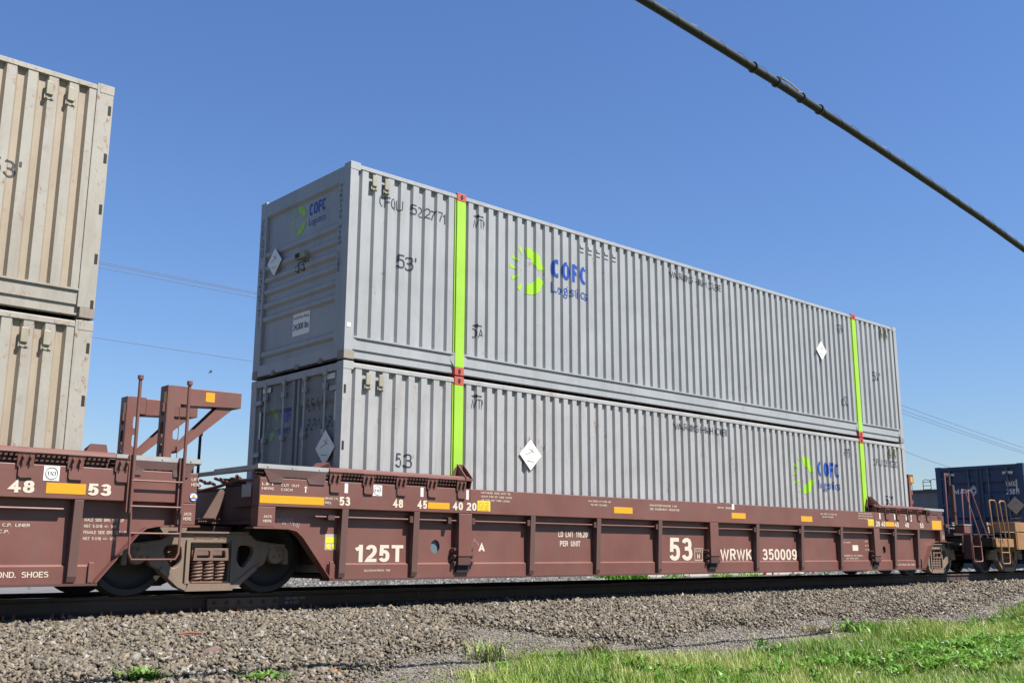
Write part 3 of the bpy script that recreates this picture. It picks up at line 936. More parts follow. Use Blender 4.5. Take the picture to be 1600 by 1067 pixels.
# ------------------------------------------------------------------ well car
YO = -.23          # outer face
def well_car(x0, label, both=True, ladder_right=False, coupler_right=False):
    W_ = empty('well_car', (x0, 0, 0), label, 'well car', 'maroon well cars')
    L = CL
    ends = ((-1, 0.0), (1, L))
    X = lambda e, d: (-d if e < 0 else L + d)          # distance d outward from the container's end
    def xb(e, a, b): return sorted((X(e, a), X(e, b)))
    # ---- main beams
    for side in (0, 1):
        Y = (lambda a, b: (a, b)) if side == 0 else (lambda a, b: tuple(sorted((2.591 - a, 2.591 - b))))
        ya, yb = Y(YO, -.04)
        bx('top_chord', 2.13, L - 2.13, ya, yb, 1.075, 1.432, MAROON, W_, .008)
        for e, _ in ends:
            a, b = xb(e, 1.30, -2.128)
            bx('top_chord', a, b, ya, yb, 1.075, 1.432, MAROON, W_, .008)
        ya, yb = Y(-.105, -.085)
        # side sheet with wheel arches cut out of its ends
        arch = [(.0, .2), (-.20, .2), (-.60, .70), (-.72, .79), (-.86, .82), (-1.30, .82)]
        hh = [(1.59, .082, .095), (14.60, .07, .088)]
        outl = [(-1.28, 1.076)] + [(-1.28, .82)] + [(-.86, .82), (-.74, .79), (-.64, .72), (-.20, .19)] + [(L + .20, .19), (L + .64, .72), (L + .74, .79), (L + .86, .82), (L + 1.28, .82), (L + 1.28, 1.076)]
        plate2(outl, [ellipse(h[0], .600, h[1], h[2]) for h in hh], .02, 0, 'y', ya).build('side_sheet', MAROON, W_)
        ya2, yb2 = Y(-.115, -.0505)
        # sill, broken at each rib like the pressed panels
        m = MB()
        prof = [(.17, .0), (.355, .0), (.375, .035)]
        P_ = [(YO + .10, .175), (YO + .095, .355), (YO + .13, .380), (-.1045, .380), (-.1045, .175)]
        if side: P_ = [(2.591 - a, b) for a, b in P_]
        m.prism(P_, 'x', -.20, L + .20)
        m.build('side_sill', MAROON, W_)
        bt = Y(YO + .02, .02)
        bx('bottom_flange', -.22, L + .22, bt[0], bt[1], .150, .174, MAROON_D, W_)
        # arch flanges
        for e, _ in ends:
            path = [(.20, .165), (.64, .70), (.735, .775), (.86, .80), (1.30, .80)]
            m = MB()
            yy0, yy1 = Y(YO + .02, -.05)
            for i in range(len(path) - 1):
                (a, za), (b, zb) = path[i], path[i + 1]
                m.add([(X(e, a), yy0, za), (X(e, a), yy1, za), (X(e, b), yy1, zb), (X(e, b), yy0, zb),
                       (X(e, a), yy0, za + .018), (X(e, a), yy1, za + .018), (X(e, b), yy1, zb + .018), (X(e, b), yy0, zb + .018)],
                      [(0, 1, 2, 3), (4, 7, 6, 5), (0, 3, 7, 4), (1, 5, 6, 2)])
            m.build('arch_flange', MAROON, W_)
            a, b = xb(e, 1.30, 1.06)
            jp = bx('jack_pad', a, b, *Y(YO + .004, -.04), .825, 1.073, MAROON, W_, .006)
            a, b = xb(e, 1.36, 1.0)
            MB().box(a, b, *Y(YO - .01, -.02), .802, .823).build('pad_foot', MAROON, jp)
            a, b = xb(e, .19, .13)
            bx('corner_post', a, b, *Y(YO + .07, -.13), .18, .40, MAROON, W_, .006)
    # ---- ribs (near side and far side)
    ribx = [-.02, 1.165, 3.42, 4.92, 6.50, 9.46, 11.05, 12.59, 14.97, 16.10]
    rib_m = MB()
    w = .05
    rib_m.prism([(YO + .005, 1.072), (YO + .040, .25), (YO + .06, .19), (-.1055, .19), (-.1055, 1.072)], 'x', -w, -w + .012)
    rib_m.prism([(YO + .005, 1.072), (YO + .040, .25), (YO + .06, .19), (-.1055, .19), (-.1055, 1.072)], 'x', w - .012, w)
    rib_m.prism([(YO + .003, 1.073), (YO + .038, .25), (YO + .058, .188), (YO + .070, .192), (YO + .050, .254), (YO + .015, 1.073)], 'x', -w, w)
    rib0 = None
    for side in (0, 1):
        for x in ribx:
            if rib0 is None:
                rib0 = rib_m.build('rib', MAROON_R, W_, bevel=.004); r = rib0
            else: r = inst(rib0, W_)
            r.location = (x, 0, 0) if side == 0 else (x, 2.591, 0)
            if side: r.scale = (1, -1, 1)
    for x in (2.05, 8.05, 14.09):
        p = bx('stake_post', x - .125, x + .125, YO + .001, -.1055, .46, 1.073, MAROON, W_, .010)
        MB().box(x - .118, x + .118, YO + .012, -.1055, .335, .456).build('post_shoe', MAROON_D, p, bevel=.01)
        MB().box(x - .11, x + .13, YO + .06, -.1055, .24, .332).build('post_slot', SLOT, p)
        b = MB()
        for k in range(3):
            for s in (-1, 1):
                xc = x + s * .165
                z = .33 + k * .095
                b.box(xc - .035, xc + .035, -.165, -.1055, z, z + .03)
                b.tube([(xc, -.20, z + .045), (xc, -.1055, z + .045)], .022, 6)
        b.build('lock_bolt', MAROON_D, p)
    # ---- brake pipe under the chord
    m = MB()
    m.tube([(-.45, -.172, .968), (L - .2, -.172, .968)], .013, 8)
    m.build('brake_pipe', MAROON, W_, smooth=True)
    c0 = None
    for x in ribx[1:-1] + [2.30, 1.85, 8.25, 14.3]:
        if c0 is None: c0 = MB().box(-.115, -.055, -.215, -.1055, .92, 1.01).build('pipe_clamp', MAROON_D, W_, bevel=.004); c_ = c0
        else: c_ = inst(c0, W_)
        c_.location = (x, 0, 0)
    # ---- container floor and well bulkheads
    for k in range(12):
        x = .3 + k * (L - .6) / 11
        bx('cross_tie', x - .12, x + .12, -.04, 2.63, .155, .215, MAROON_D, W_)
    for e, _ in ends:
        a, b = xb(e, .12, .16)
        bx('bulkhead', a, b, -.03, 2.62, .35, 1.40, MAROON_D, W_)
        a, b = xb(e, .16, 1.30)
        bx('end_deck', a, b, -.03, 2.62, .86, .90, MAROON_D, W_)
        # shelf above the chord: cap tube, perforated plank, backing plate
        for side in (0, 1):
            Yf = (lambda y: y) if side == 0 else (lambda y: 2.591 - y)
            a, b = xb(e, .30, -2.10)
            m = MB()
            q = [(YO - .02, 1.555), (YO - .012, 1.590), (YO + .02, 1.612), (YO + .07, 1.615), (YO + .07, 1.60), (YO + .02, 1.545), (YO - .01, 1.54)]
            m.prism([(Yf(p[0]), p[1]) for p in q], 'x', a, b)
            m.build('cap_rail', MAROON, W_, smooth=True)
            yy = sorted((Yf(-.075), Yf(-.06)))
            bx('backing_plate', a, b, yy[0], yy[1], 1.433, 1.56, MAROON_D, W_)
            if side == 0:
                # perforated plank: long bars and cross bars leave real holes
                m = MB()
                nb = int((b - a) / .055)
                for k in range(nb + 1):
                    xx = a + k * .055
                    m.box(xx, min(xx + .022, b), YO + .062, -.076, 1.598, 1.606)
                for yv in (YO + .062, YO + .092, YO + .124):
                    m.box(a, b, yv, yv + .012, 1.5995, 1.6075)
                m.build('perforated_plank', MAROON, W_)
                bk = [-.24, .29, .84, 1.38, 1.92] if e < 0 else ([-.40, .12, .64, 1.16, 1.70] if x0 < -1 else [-.46, .0, .52, 1.04, 1.56])
                for d in bk:
                    xc = X(e, -d - .02)
                    m = MB()
                    m.add([(xc - .085, YO - .035, 1.545), (xc + .085, YO - .035, 1.545), (xc + .085, YO - .022, 1.400), (xc - .085, YO - .022, 1.400),
                           (xc - .085, YO - .02, 1.545), (xc + .085, YO - .02, 1.545), (xc + .085, YO - .008, 1.400), (xc - .085, YO - .008, 1.400)],
                          [(0, 1, 2, 3), (4, 7, 6, 5), (0, 4, 5, 1), (3, 2, 6, 7), (0, 3, 7, 4), (1, 5, 6, 2)])
                    for s in (-.04, .035):
                        m.box(xc + s, xc + s + .012, YO - .05, YO - .005, 1.42, 1.53)
                    m.box(xc - .10, xc + .10, YO - .045, YO + .03, 1.547, 1.556)
                    k_ = m.build('shoe_bracket', MAROON, W_)
                    MB().tube([(xc - .035, YO - .075, 1.505), (xc - .035, YO - .03, 1.505)], .014, 6).tube([(xc + .04, YO - .075, 1.505), (xc + .04, YO - .03, 1.505)], .014, 6).build('bracket_bolt', MAROON, k_)
                    pl = rounded([(xc - .065, 1.285), (xc + .085, 1.285), (xc + .085, 1.399), (xc - .065, 1.399)], [.03, 0, 0, 0], 3)
                    plate2(pl, [], .012, 0, 'y', YO - .024).build('bracket_foot', MAROON, k_)
        # container guide by the 40-ft mark
        gx = X(e, -2.02)
        g = MB()
        s = e
        for xx in (gx + .0, gx + .11):
            g.prism([(YO + .01, 1.43), (YO - .03, 1.60), (-.06, 1.80), (-.04, 1.80), (-.04, 1.43)], 'x', xx, xx + .014)
        g.add([(gx - .10, -.045, 1.60), (gx + .0, -.055, 1.80), (gx + .13, -.055, 1.80), (gx + .13, -.045, 1.43), (gx - .10, -.045, 1.43)], [(0, 1, 2, 3, 4)])
        g.box(gx - .0, gx + .13, YO - .03, -.05, 1.545, 1.585)
        g.build('container_guide', MAROON, W_)
        # aluminium walkway at the end
        a, b = xb(e, 1.34, .31)
        m = MB()
        m.box(a, b, YO - .005, YO + .02, 1.545, 1.60)
        m.box(*xb(e, 1.345, 1.32), YO + .02, .95, 1.535, 1.59)
        for k in range(9):
            yv = YO + .03 + k * .028
            m.box(a, b, yv, yv + .016, 1.575, 1.588)
        x_ = a
        while x_ < b:
            m.box(x_, x_ + .012, YO + .02, YO + .27, 1.560, 1.5745)
            x_ += .09
        for k in range(10):
            xv = xb(e, 1.315 - k * .032, 1.30 - k * .032)
            m.box(xv[0], xv[1], YO + .29, 2.5, 1.562, 1.575)
        wk = m.build('walkway', ALU, W_)
        b_ = MB()
        for xx in (.45, .85, 1.2):
            b_.tube([(X(e, xx), YO - .012, 1.572), (X(e, xx), YO + .0, 1.572)], .012, 6)
        b_.build('walkway_bolt', ALU, wk)
        # brackets that carry the walkway
        mm = MB()
        lo = [(1.26, 1.542), (.34, 1.542), (.37, 1.375), (.60, 1.375), (.64, 1.45), (.98, 1.45), (.99, 1.375), (1.17, 1.375)]
        mm2 = plate2([(X(e, a), b) for a, b in lo], [], .014, 0, 'y', YO + .0)
        mm2.v = [(p[0], p[1] - (.014 if p[2] < 1.40 else .004), p[2]) for p in mm2.v]
        mm2.build('walkway_bracket', MAROON_D, W_)
        a, b = xb(e, 1.30, .30)
        bx('walkway_beam', a, b, YO + .13, YO + .16, 1.434, 1.55, MAROON_D, W_)
        # end sill with sloping bracket arms and draft gear box
        a, b = xb(e, 1.18, 1.24)
        bx('end_sill', a, b, -.035, 2.62, .905, 1.345, MAROON_D, W_)
        a, b = xb(e, 1.24, 1.30)
        bx('end_gusset', a, b, YO + .20, .45, 1.08, 1.34, MAROON_D, W_)
        a, b = xb(e, .2, 1.22)
        bx('centre_sill', a, b, 1.02, 1.57, .74, 1.12, MAROON_D, W_)
        m = MB()
        for k in range(10):
            m.tube([(X(e, 1.27), .30 + k * .15, 1.42 + .03 * math.sin(k * 2.1)), (X(e, 1.30), .40 + k * .15, 1.45 + .03 * math.cos(k * 1.7))], .022, 6)
        m.tube([(X(e, 1.28), -.05, 1.40), (X(e, 1.33), .3, 1.42), (X(e, 1.36), .7, 1.36), (X(e, 1.5), 1.0, 1.30)], .02, 6)
        m.build('air_line', MAROON, W_, smooth=True)
    for x in (1.59, 14.60):  # plates coloured as the shaded container seen through the side holes
        bx('hole_shade_plate', x - .12, x + .12, -.070, -.067, .50, .74, SLOT if x > 8 else GREYBLUE, W_)
    bx('grab_bracket', 8.42, 8.75, YO + .05, YO + .16, 1.433, 1.452, MAROON, W_, .004)
    bx('pipe_valve', -.28, -.18, -.22, -.106, .93, .99, MAROON_D, W_)
    return W_, X, xb
GREYBLUE = flat('inner_grey_blue', (.10, .14, .17), .6)

car, X, xb = well_car(0, 'middle maroon double stack well car marked WRWK 350009 carrying the grey containers')
lcar, X2, xb2 = well_car(XB, 'maroon well car at the left edge of the photo carrying the beige containers')

def rect_tag(parent, x0, x1, z0, z1, mat, y, name='reflector', t=.003):
    return MB().box(x0, x1, y - t, y - .0005, z0, z1).build(name, mat, parent)
def LT(parent, s, x, z, h, w, y=YO, mat=None, bold=.02, lift=.004):
    return Print().text(s, x, z, h, w, bold).build('lettering', mat or LETTER, parent, '-y', y, lift=lift)
def two(parent, lines, x, z, h, dz, w, y=YO, mat=None):
    P = Print()
    for i, (s, ww) in enumerate(lines): P.text(s, x, z - i * dz, h, ww, .01)
    P.build('lettering', mat or LETTER, parent, '-y', y)
# --- chord markings of the middle car
for s, x in (('53', -.13), ('48', .74), ('45', 1.16), ('40', 1.80), ('20', 2.06)):
    LT(car, s, x, 1.12, .115, .17 if x < 1.5 else .19, bold=.03)
rect_tag(car, -1.29, -.36, 1.115, 1.215, TAPEY, YO)
rect_tag(car, 1.35, 1.74, 1.125, 1.215, TAPEY, YO)
def sticker_yellow(parent, x, z, y=YO):
    s = rect_tag(parent, x, x + .25, z, z + .15, YSTICK, y, 'sticker')
    P = Print()
    for i, t in enumerate(('CHECK ALL LOCKS', 'PIN WELL SAFE', 'BEFORE LOADING', 'CONTAINER')): P.text(t, x + .02, z + .112 - i * .034, .02, .2, .01)
    P.build('lettering', INKR, s, '-y', y - .003)
sticker_yellow(car, 2.27, 1.12)
for x in (-.055, .795, 1.21):
    rect_tag(car, x, x + .055, 1.285, 1.415, TAPEW, YO, 'white_mark')
rect_tag(car, 2.05, 2.10, 1.275, 1.415, TAPEW, YO, 'white_mark')
def sign110(parent, x, z, y=YO, s=.15):
    o = rect_tag(parent, x, x + s, z, z + s * .95, WHITE, y, 'sign')
    Print().ring(x + s / 2, z + s * .475, s * .36, s * .40).text('110', x + s * .2, z + s * .34, s * .27, s * .58, .0).build('lettering', INK, o, '-y', y - .003)
sign110(car, .40, 1.27)
two(car, (('LIFT', .17), ('HERE', .17)), -1.27, 1.335, .032, .055, .15)
two(car, (('CUT OUT', .26), ('COCK', .17)), -1.0, 1.33, .032, .055, .15)
Print().rect(-.655, -.635, 1.265, 1.33).poly([(-.675, 1.325), (-.615, 1.325), (-.645, 1.35)]).build('lettering', LETTER, car, '-y', YO)
two(car, (('JACK', .12), ('HERE', .12)), -1.23, .935, .032, .055, .12, y=YO + .004)
two(car, (('BRAKE CYL', .20), ('REL', .10)), -.345, 1.19, .03, .055, .2)
two(car, (('CONTAINER SHOE MUST BE:', .60), ('-DOWN FOR 96" WIDE LOADS', .63), ('-UP FOR 102" WIDE LOADS', .58)), 2.33, 1.375, .028, .055, .4)
two(car, (('MAX GROSS WT 67200 LBS', .55), ('   PER 20FT CONTAINER', .45)), 4.65, 1.335, .03, .06, .5)
rect_tag(car, 5.28, 5.75, 1.17, 1.275, TAPEY, YO)
two(car, (('NON-INTERCHANGE CAR', .75), ('SEE EQUIPMENT REGISTER', .82)), 6.20, 1.315, .035, .065, .5)
LT(car, 'WRWK 350009 A', 8.15, 1.335, .035, .55, bold=.01)
rect_tag(car, 8.62, 8.69, 1.33, 1.43, WHITE, YO, 'white_mark')
rect_tag(car, 8.60, 9.05, 1.165, 1.27, TAPEY, YO)
rect_tag(car, 11.0, 11.42, 1.16, 1.27, TAPEY, YO)
two(car, (('MAX GROSS WT 67200 LBS', .65), ('   PER 20FT CONTAINER', .5)), 11.75, 1.32, .03, .06, .5)
two(car, (('CONTAINER SHOE MUST BE:', .60), ('-DOWN FOR 96" WIDE LOADS', .63), ('-UP FOR 102" WIDE LOADS', .45)), 13.3, 1.375, .028, .055, .4)
sticker_yellow(car, 13.72, 1.12)
for s, x in (('20', 14.06), ('40', 14.31), ('45', 14.94), ('48', 15.43), ('53', 16.17)):
    LT(car, s, x, 1.12, .115, .18, bold=.03)
rect_tag(car, 14.52, 14.92, 1.13, 1.23, TAPEY, YO)
rect_tag(car, 16.80, 17.30, 1.10, 1.31, TAPEY, YO)
for x in (14.24, 14.93, 15.49, 16.23): rect_tag(car, x, x + .06, 1.285, 1.415, TAPEW, YO, 'white_mark')
sign110(car, 15.63, 1.27)
two(car, (('LIFT', .14), ('HERE', .14)), 17.9, 1.26, .03, .05, .12)
two(car, (('CUT OUT COCK', .3),), 17.7, 1.13, .03, .05, .12)
two(car, (('JACK', .12), ('HERE', .12)), 17.3, .935, .032, .055, .12, y=YO + .004)
bx('side_box', 17.42, 17.62, YO - .06, YO - .001, 1.15, 1.23, MAROON_D, car, .01)
# --- big panel lettering (on the side sheet plane)
YP = -.105
LT(car, '125T', .205, .388, .228, .82, YP, bold=.028)
LT(car, 'ELLCON-NATIONAL TMB', .37, .265, .026, .42, YO + .10, bold=.01)
LT(car, 'A', 2.40, .525, .125, .13, YP, bold=.03)
LT(car, 'LD LMT 116,200', 4.08, .765, .092, .72, YP, bold=.02)
LT(car, 'PER UNIT', 4.113, .620, .085, .47, YP, bold=.02)
LT(car, '53', 6.86, .388, .40, .66, YP, bold=.022)
P = Print().text('PLATE', 7.615, .535, .040, .17, .0).text('H', 7.665, .42, .085, .07, .02)
for a, b, c, d in ((7.585, 7.825, .390, .400), (7.585, 7.825, .595, .605), (7.585, 7.595, .4001, .5949), (7.815, 7.825, .4001, .5949)): P.rect(a, b, c, d)
P.build('lettering', LETTER, car, '-y', YP)
LT(car, 'WRWK', 8.36, .388, .215, 1.02, YP, bold=.018)
LT(car, '350009', 9.74, .388, .215, 1.22, YP, bold=.018)
s = rect_tag(car, -.246, -.06, .545, .75, flat('sticker_grey', (.42, .38, .33), .6), YP, 'sticker')
rect_tag(s, -.236, -.07, .635, .71, YSTICK, YP - .003, 'sticker_field', .002)
Print().ring(-.196, .59, 0, .034, n=16).ring(-.108, .59, 0, .034, n=16).build('sticker_dots', YSTICK, s, '-y', YP - .003)
two(car, (('TEST POSITION', .3),), 12.82, .74, .028, .05, .3, y=YP)
rect_tag(car, 13.20, 13.44, .58, .70, LETTER, YP, 'sign')
two(car, (('RL 07', .15), ('2011', .12), ('BLT 09', .15), ('KS 1021', .17)), 13.75, .86, .03, .09, .2, y=YP)
two(car, (('RELUBRICATE WITH MINERAL', .8), ('   THAT GREASE EXTRA', .6)), 12.82, .46, .03, .06, .3, y=YP)
two(car, (('2 INCH TREAD COND. SHOES', .85),), 15.12, .25, .04, .05, .3, y=YO + .10)
rect_tag(car, 16.26, 16.30, .50, .72, YSTICK, YP, 'sticker')
# chalk scribble
def scribble(parent, x, z, w, h, y, n=26, seed=1):
    r = random.Random(seed)
    P = Print(); pts = []
    for i in range(n): pts.append((x + w * i / n + r.uniform(-.01, .015), z + h * (i % 2) + r.uniform(-.02, .02) - .08 * (i / n) ** 3))
    for a, b in zip(pts, pts[1:]):
        d = Vector((b[0] - a[0], b[1] - a[1])).normalized() * .0022
        P.poly([(a[0] - d.y, a[1] + d.x), (a[0] + d.y, a[1] - d.x), (b[0] + d.y, b[1] - d.x), (b[0] - d.y, b[1] + d.x)])
    P.build('chalk_scribble', CHALK, parent, '-y', y)
scribble(car, -1.08, .88, .46, .07, YP, 24, 3)
scribble(car, 2.30, .66, .12, .04, YP, 8, 5)

# --- markings of the left car, local x = world + 19.574
lx = lambda w: w - XB
for s, x in (('48', -4.22), ('53', -3.40)):
    LT(lcar, s, lx(x), 1.125, .13, .26, bold=.03)
rect_tag(lcar, lx(-3.84), lx(-3.42), 1.13, 1.245, TAPEY, YO)
for x in (-4.12, -3.34): rect_tag(lcar, lx(x), lx(x) + .065, 1.28, 1.415, TAPEW, YO, 'white_mark')
sign110(lcar, lx(-3.88), 1.265, s=.165)
two(lcar, (('LIFT', .10), ('HERE', .11)), lx(-2.20), 1.34, .035, .06, .1)
two(lcar, (('JACK', .10), ('HERE', .10)), lx(-2.27), .935, .035, .055, .1, y=YO + .004)
o = Print().ring(lx(-2.16), 1.155, 0, .052, n=24).build('badge', WHITE, lcar, '-y', YO)
Print().ring(lx(-2.16), 1.155, .044, .052, n=24).rect(lx(-2.20), lx(-2.12), 1.13, 1.142).build('badge_ring', LBLUE2, o, '-y', YO, lift=.007)
Print().poly([(lx(-2.185), 1.15), (lx(-2.135), 1.15), (lx(-2.16), 1.19)]).build('badge_mark', TAPEY, o, '-y', YO, lift=.007)
two(lcar, (('MALE SIDE BRG SET UP', .44), ('HGT 5-3/16 +/- 1/16', .36), ('FEMALE SIDE BRG SET UP', .48), ('HGT 5-1/16 +/- 1/16', .36)), lx(-3.36), .845, .034, .068, .4, y=YP)
two(lcar, (('UIPPED WITH', .3), ('COMPOSITE C.P. LINER', .62), ('REPLACE C.P.', .42)), lx(-4.55), .84, .034, .068, .4, y=YP)
two(lcar, (('2 INCH TREAD COND. SHOES', 1.25),), lx(-4.95), .245, .06, .05, .3, y=YO + .10)
# ladder with tall stiles at the near right corner of the left car
def end_ladder(parent, ox, yy, tall=2.50):
    L_ = MB()
    a, b = ox - .0, ox + .60
    for x in (a, b):
        L_.box(x - .035, x + .035, yy + .03, yy + .06, .95, 1.60)
    o = L_.build('ladder', MAROON, parent, bevel=.004)
    for x in (a, b):
        m = MB().tube([(x + .01, yy + .01, .72), (x + .01, yy + .01, tall)], .020, 10).tube([(x + .01, yy + .01, tall - .03), (x + .01, yy + .01, tall + .015)], .033, 10)
        m.build('stile', MAROON, o, smooth=True)
    for z in (1.31, 1.02):
        MB().tube([(a, yy + .0, z), (b, yy + .0, z)], .011, 8).build('rung', MAROON, o, smooth=True)
    m = MB().tube([(a + .01, yy - .02, .95), (a + .01, yy - .04, .50), (a + .04, yy - .05, .43), (b - .05, yy - .05, .43), (b - .01, yy - .04, .50), (b + .01, yy - .02, .95)], .013, 8)
    m.tube([(a + .01, yy - .03, .72), (b - .0, yy - .03, .72)], .011, 8)
    m.build('stirrup', MAROON, o, smooth=True)
    bb = MB()
    for x in (a, b):
        for z in (.98, 1.08, 1.2, 1.32, 1.44, 1.54): bb.tube([(x + .01, yy + .005, z), (x + .01, yy + .03, z)], .013, 6)
    bb.build('ladder_bolt', MAROON, o)
end_ladder(lcar, lx(-2.94), -.30)
# stanchions with cantilevered arms on the left car end
def stanchion(parent, ox, yy, arm=True, h=2.52):
    z0 = 1.10
    holes = [rounded([(ox - .10, z), (ox - .03, z), (ox - .03, z + .16), (ox - .10, z + .16)], .03, 3) for z in (1.62, 1.86, 2.10)]
    outer = rounded([(ox - .14, z0), (ox + .02, z0), (ox + .02, h - .22), (ox + .10, h - .22), (ox + .10, h), (ox - .14, h)], [0, 0, 0, 0, 0, .03], 3)
    m = MB()
    pl = plate2(outer, [[(a + .045, b) for a, b in hh] for hh in holes], .012, 0, 'y', yy)
    pl2 = plate2(outer, [[(a + .045, b) for a, b in hh] for hh in holes], .012, 0, 'y', yy + .20)
    m.add(pl.v, pl.f); m.add(pl2.v, pl2.f)
    p = m.build('stanchion', MAROON, parent)
    wb = plate2([(yy, z0), (yy + .212, z0), (yy + .212, h), (yy, h)], [rounded([(yy + .06, z), (yy + .15, z), (yy + .15, z + .2), (yy + .06, z + .2)], .045, 4) for z in (1.62, 1.88, 2.14)], .012, 0, 'x', ox - .153)
    wb.build('stanchion_web', MAROON, p)
    bx('reflector', ox - .1575, ox - .154, yy + .02, yy + .10, h - .22, h - .08, TAPEY, p)
    if arm:
        x1 = ox + .83
        a = MB()
        a.prism([(ox + .101, h - .235), (x1, h - .20), (x1, h - .0), (ox + .101, h - .012)], 'y', yy - .004, yy + .216)
        am = a.build('stanchion_arm', MAROON, parent, bevel=.006)
        a = MB().box(ox + .30, ox + .303, yy - .008, yy - .003, h - .22, h - .01)
        rect_tag(am, ox + .34, ox + .46, h - .16, h - .04, TAPEY, yy - .004)
        b = MB()
        b.prism([(ox + .0, z0 + .66), (ox + .03, z0 + .60), (x1 - .08, h - .20), (x1 - .30, h - .205)], 'y', yy + .02, yy + .032)
        b.prism([(ox + .0, z0 + .66), (ox + .03, z0 + .60), (x1 - .08, h - .20), (x1 - .30, h - .205)], 'y', yy + .17, yy + .182)
        b.prism([(ox + .0, z0 + .62), (ox + .03, z0 + .60), (x1 - .08, h - .20), (x1 - .12, h - .20)], 'y', yy + .033, yy + .17)
        b.build('arm_brace', MAROON, am)
    else:
        rect_tag(p, ox - .06, ox + .06, h - .2, h - .06, TAPEY, yy - .001)
stanchion(lcar, lx(-2.24), .17)
stanchion(lcar, lx(-2.24), 1.42)
stanchion(car, 17.93, .75, False, 2.53)
# far-side end post of the middle car
m = MB().tube([(-.66, 2.88, .9), (-.66, 2.88, 2.28)], .022, 10).tube([(-.66, 2.88, 2.25), (-.66, 2.88, 2.30)], .036, 10)
m.build('end_post', DARK, car, smooth=True)
# container-end stops and coupling parts near the gap
def wedge(parent, x):
    # side-bearing arm between the cars
    m = MB()
    m.prism([(-1.70, .93), (-1.53, .93), (-1.43, 1.17), (-1.42, 1.26), (-1.45, 1.30), (-1.49, 1.30)], 'y', .44, .47)
    m.box(-1.70, -1.45, .47, .9, .915, .929)
    m.box(x + .36, x + .49, .80, 1.8, 1.325, 1.345)
    m.box(x + .02, x + .40, .76, 1.8, .87, .895)
    m.box(x + .33, x + .70, .90, 1.75, .90, 1.30)
    return m.build('bearing_arm', WEDGE, parent, bevel=.004)
WEDGE = paint('bearing_arm_paint', (.16, .09, .068), .6, (.10, .06, .045), .5, .2)
wedge(car, -1.62)
m = MB().tube([(-1.93, .45, 1.12), (-1.93, .45, 1.22), (-1.86, .5, 1.30), (-1.62, .62, 1.34), (-1.45, .7, 1.34)], .018, 8)
m.build('air_hose', MAROON, lcar, smooth=True)
lcar.children[-1].location = (-XB, 0, 0)
bx('bearing_block', -1.60, -1.20, .62, 1.9, .76, .84, MAROON_D, car, .01)
bx('articulated_joint', -2.3, -1.1, 1.05, 1.54, .70, .95, STEEL, car, .03)
bx('maker_plate', -1.306, -1.301, -.02, .22, 1.20, 1.36, ALU, car)
m = MB(); m.add([(-1.34, .92, 1.535), (-1.34, .98, 1.535), (-2.05, .12, 1.53), (-2.05, -.02, 1.53), (-1.34, .92, 1.575), (-1.34, .98, 1.575), (-2.05, .12, 1.57), (-2.05, -.02, 1.57)],
               [(0, 1, 2, 3), (4, 7, 6, 5), (0, 4, 5, 1), (1, 5, 6, 2), (2, 6, 7, 3), (3, 7, 4, 0)])
# red end stop plates by container corners
for C, x, s in ((car, .10, 1), (lcar, lx(-3.42) + .22, -1)):
    m = MB()
    m.add([(x - .20, .02, 1.56), (x + .10, .02, 1.56), (x + .06, .02, 1.72), (x - .12, .02, 1.72), (x - .16, .10, 1.56), (x + .1, .10, 1.56), (x + .06, .10, 1.70), (x - .16, .10, 1.66)] if s < 0 else
          [(-.36, .20, 1.56), (-.10, .02, 1.56), (-.14, .02, 1.70), (-.22, .20, 1.70), (-.36, .24, 1.56), (-.10, .06, 1.56), (-.14, .06, 1.70), (-.22, .24, 1.70)],
          [(0, 1, 2, 3), (4, 7, 6, 5), (0, 4, 5, 1), (1, 5, 6, 2), (2, 6, 7, 3), (3, 7, 4, 0)])
    m.build('end_stop', RED2 if 'RED2' in globals() else MAROON, C)

# --- coupler end of the middle car
XE = 18.2
bx('draft_sill', 17.3, 19.3, 1.05, 1.55, .66, 1.02, MAROON_D, car, .02)
m = MB().box(19.3, 19.75, 1.18, 1.42, .74, .96).lathe([(-.14, .02), (-.14, .13), (.14, .13), (.14, .02)], (19.85, 1.30, .85), 'z', 16)
m.build('coupler', STEEL, car, bevel=.02)
bx('end_platform', 18.2, 19.25, -.12, 2.7, .98, 1.03, MAROON_D, car)
bx('platform_box', 18.78, 19.16, -.14, .10, 1.035, 1.235, MAROON, car, .01)
bx('platform_tread', 18.74, 19.2, -.15, .30, 1.24, 1.265, ALU, car)
bx('brake_stand', 19.20, 19.32, .26, .36, 1.03, 2.30, MAROON_D, car, .01)
def rail_loop(parent, pts, r=.016, mat=None, name='handrail'):
    return MB().tube(pts, r, 8).build(name, mat or MAROON, parent, smooth=True)
PINK = paint('handrail_faded_paint', (.27, .10, .09), .5, (.16, .08, .07), .4, 0)
rail_loop(car, [(18.80, -.13, 1.27), (18.86, -.12, 2.1), (18.90, -.10, 2.15), (19.10, -.08, 2.15), (19.16, -.08, 2.08), (19.50, -.22, .95)], .016, PINK)
rail_loop(car, [(19.22, -.12, 1.05), (19.26, -.11, 2.1), (19.30, -.10, 2.15), (19.42, -.10, 2.15), (19.48, -.11, 2.08), (19.95, -.22, .93)], .016, PINK)
rail_loop(car, [(19.32, .52, 1.0), (19.36, .52, 2.55), (19.40, .54, 2.62), (19.66, .55, 2.62), (19.70, .55, 2.55), (19.66, .55, 2.0)], .018, PINK)
m = MB()
m.box(18.70, 18.73, -.32, -.12, .40, 1.0); m.box(19.24, 19.27, -.32, -.12, .40, 1.0)
m.box(18.62, 19.30, -.14, -.10, .55, .98)
st = m.build('step_hanger', MAROON_D, car)
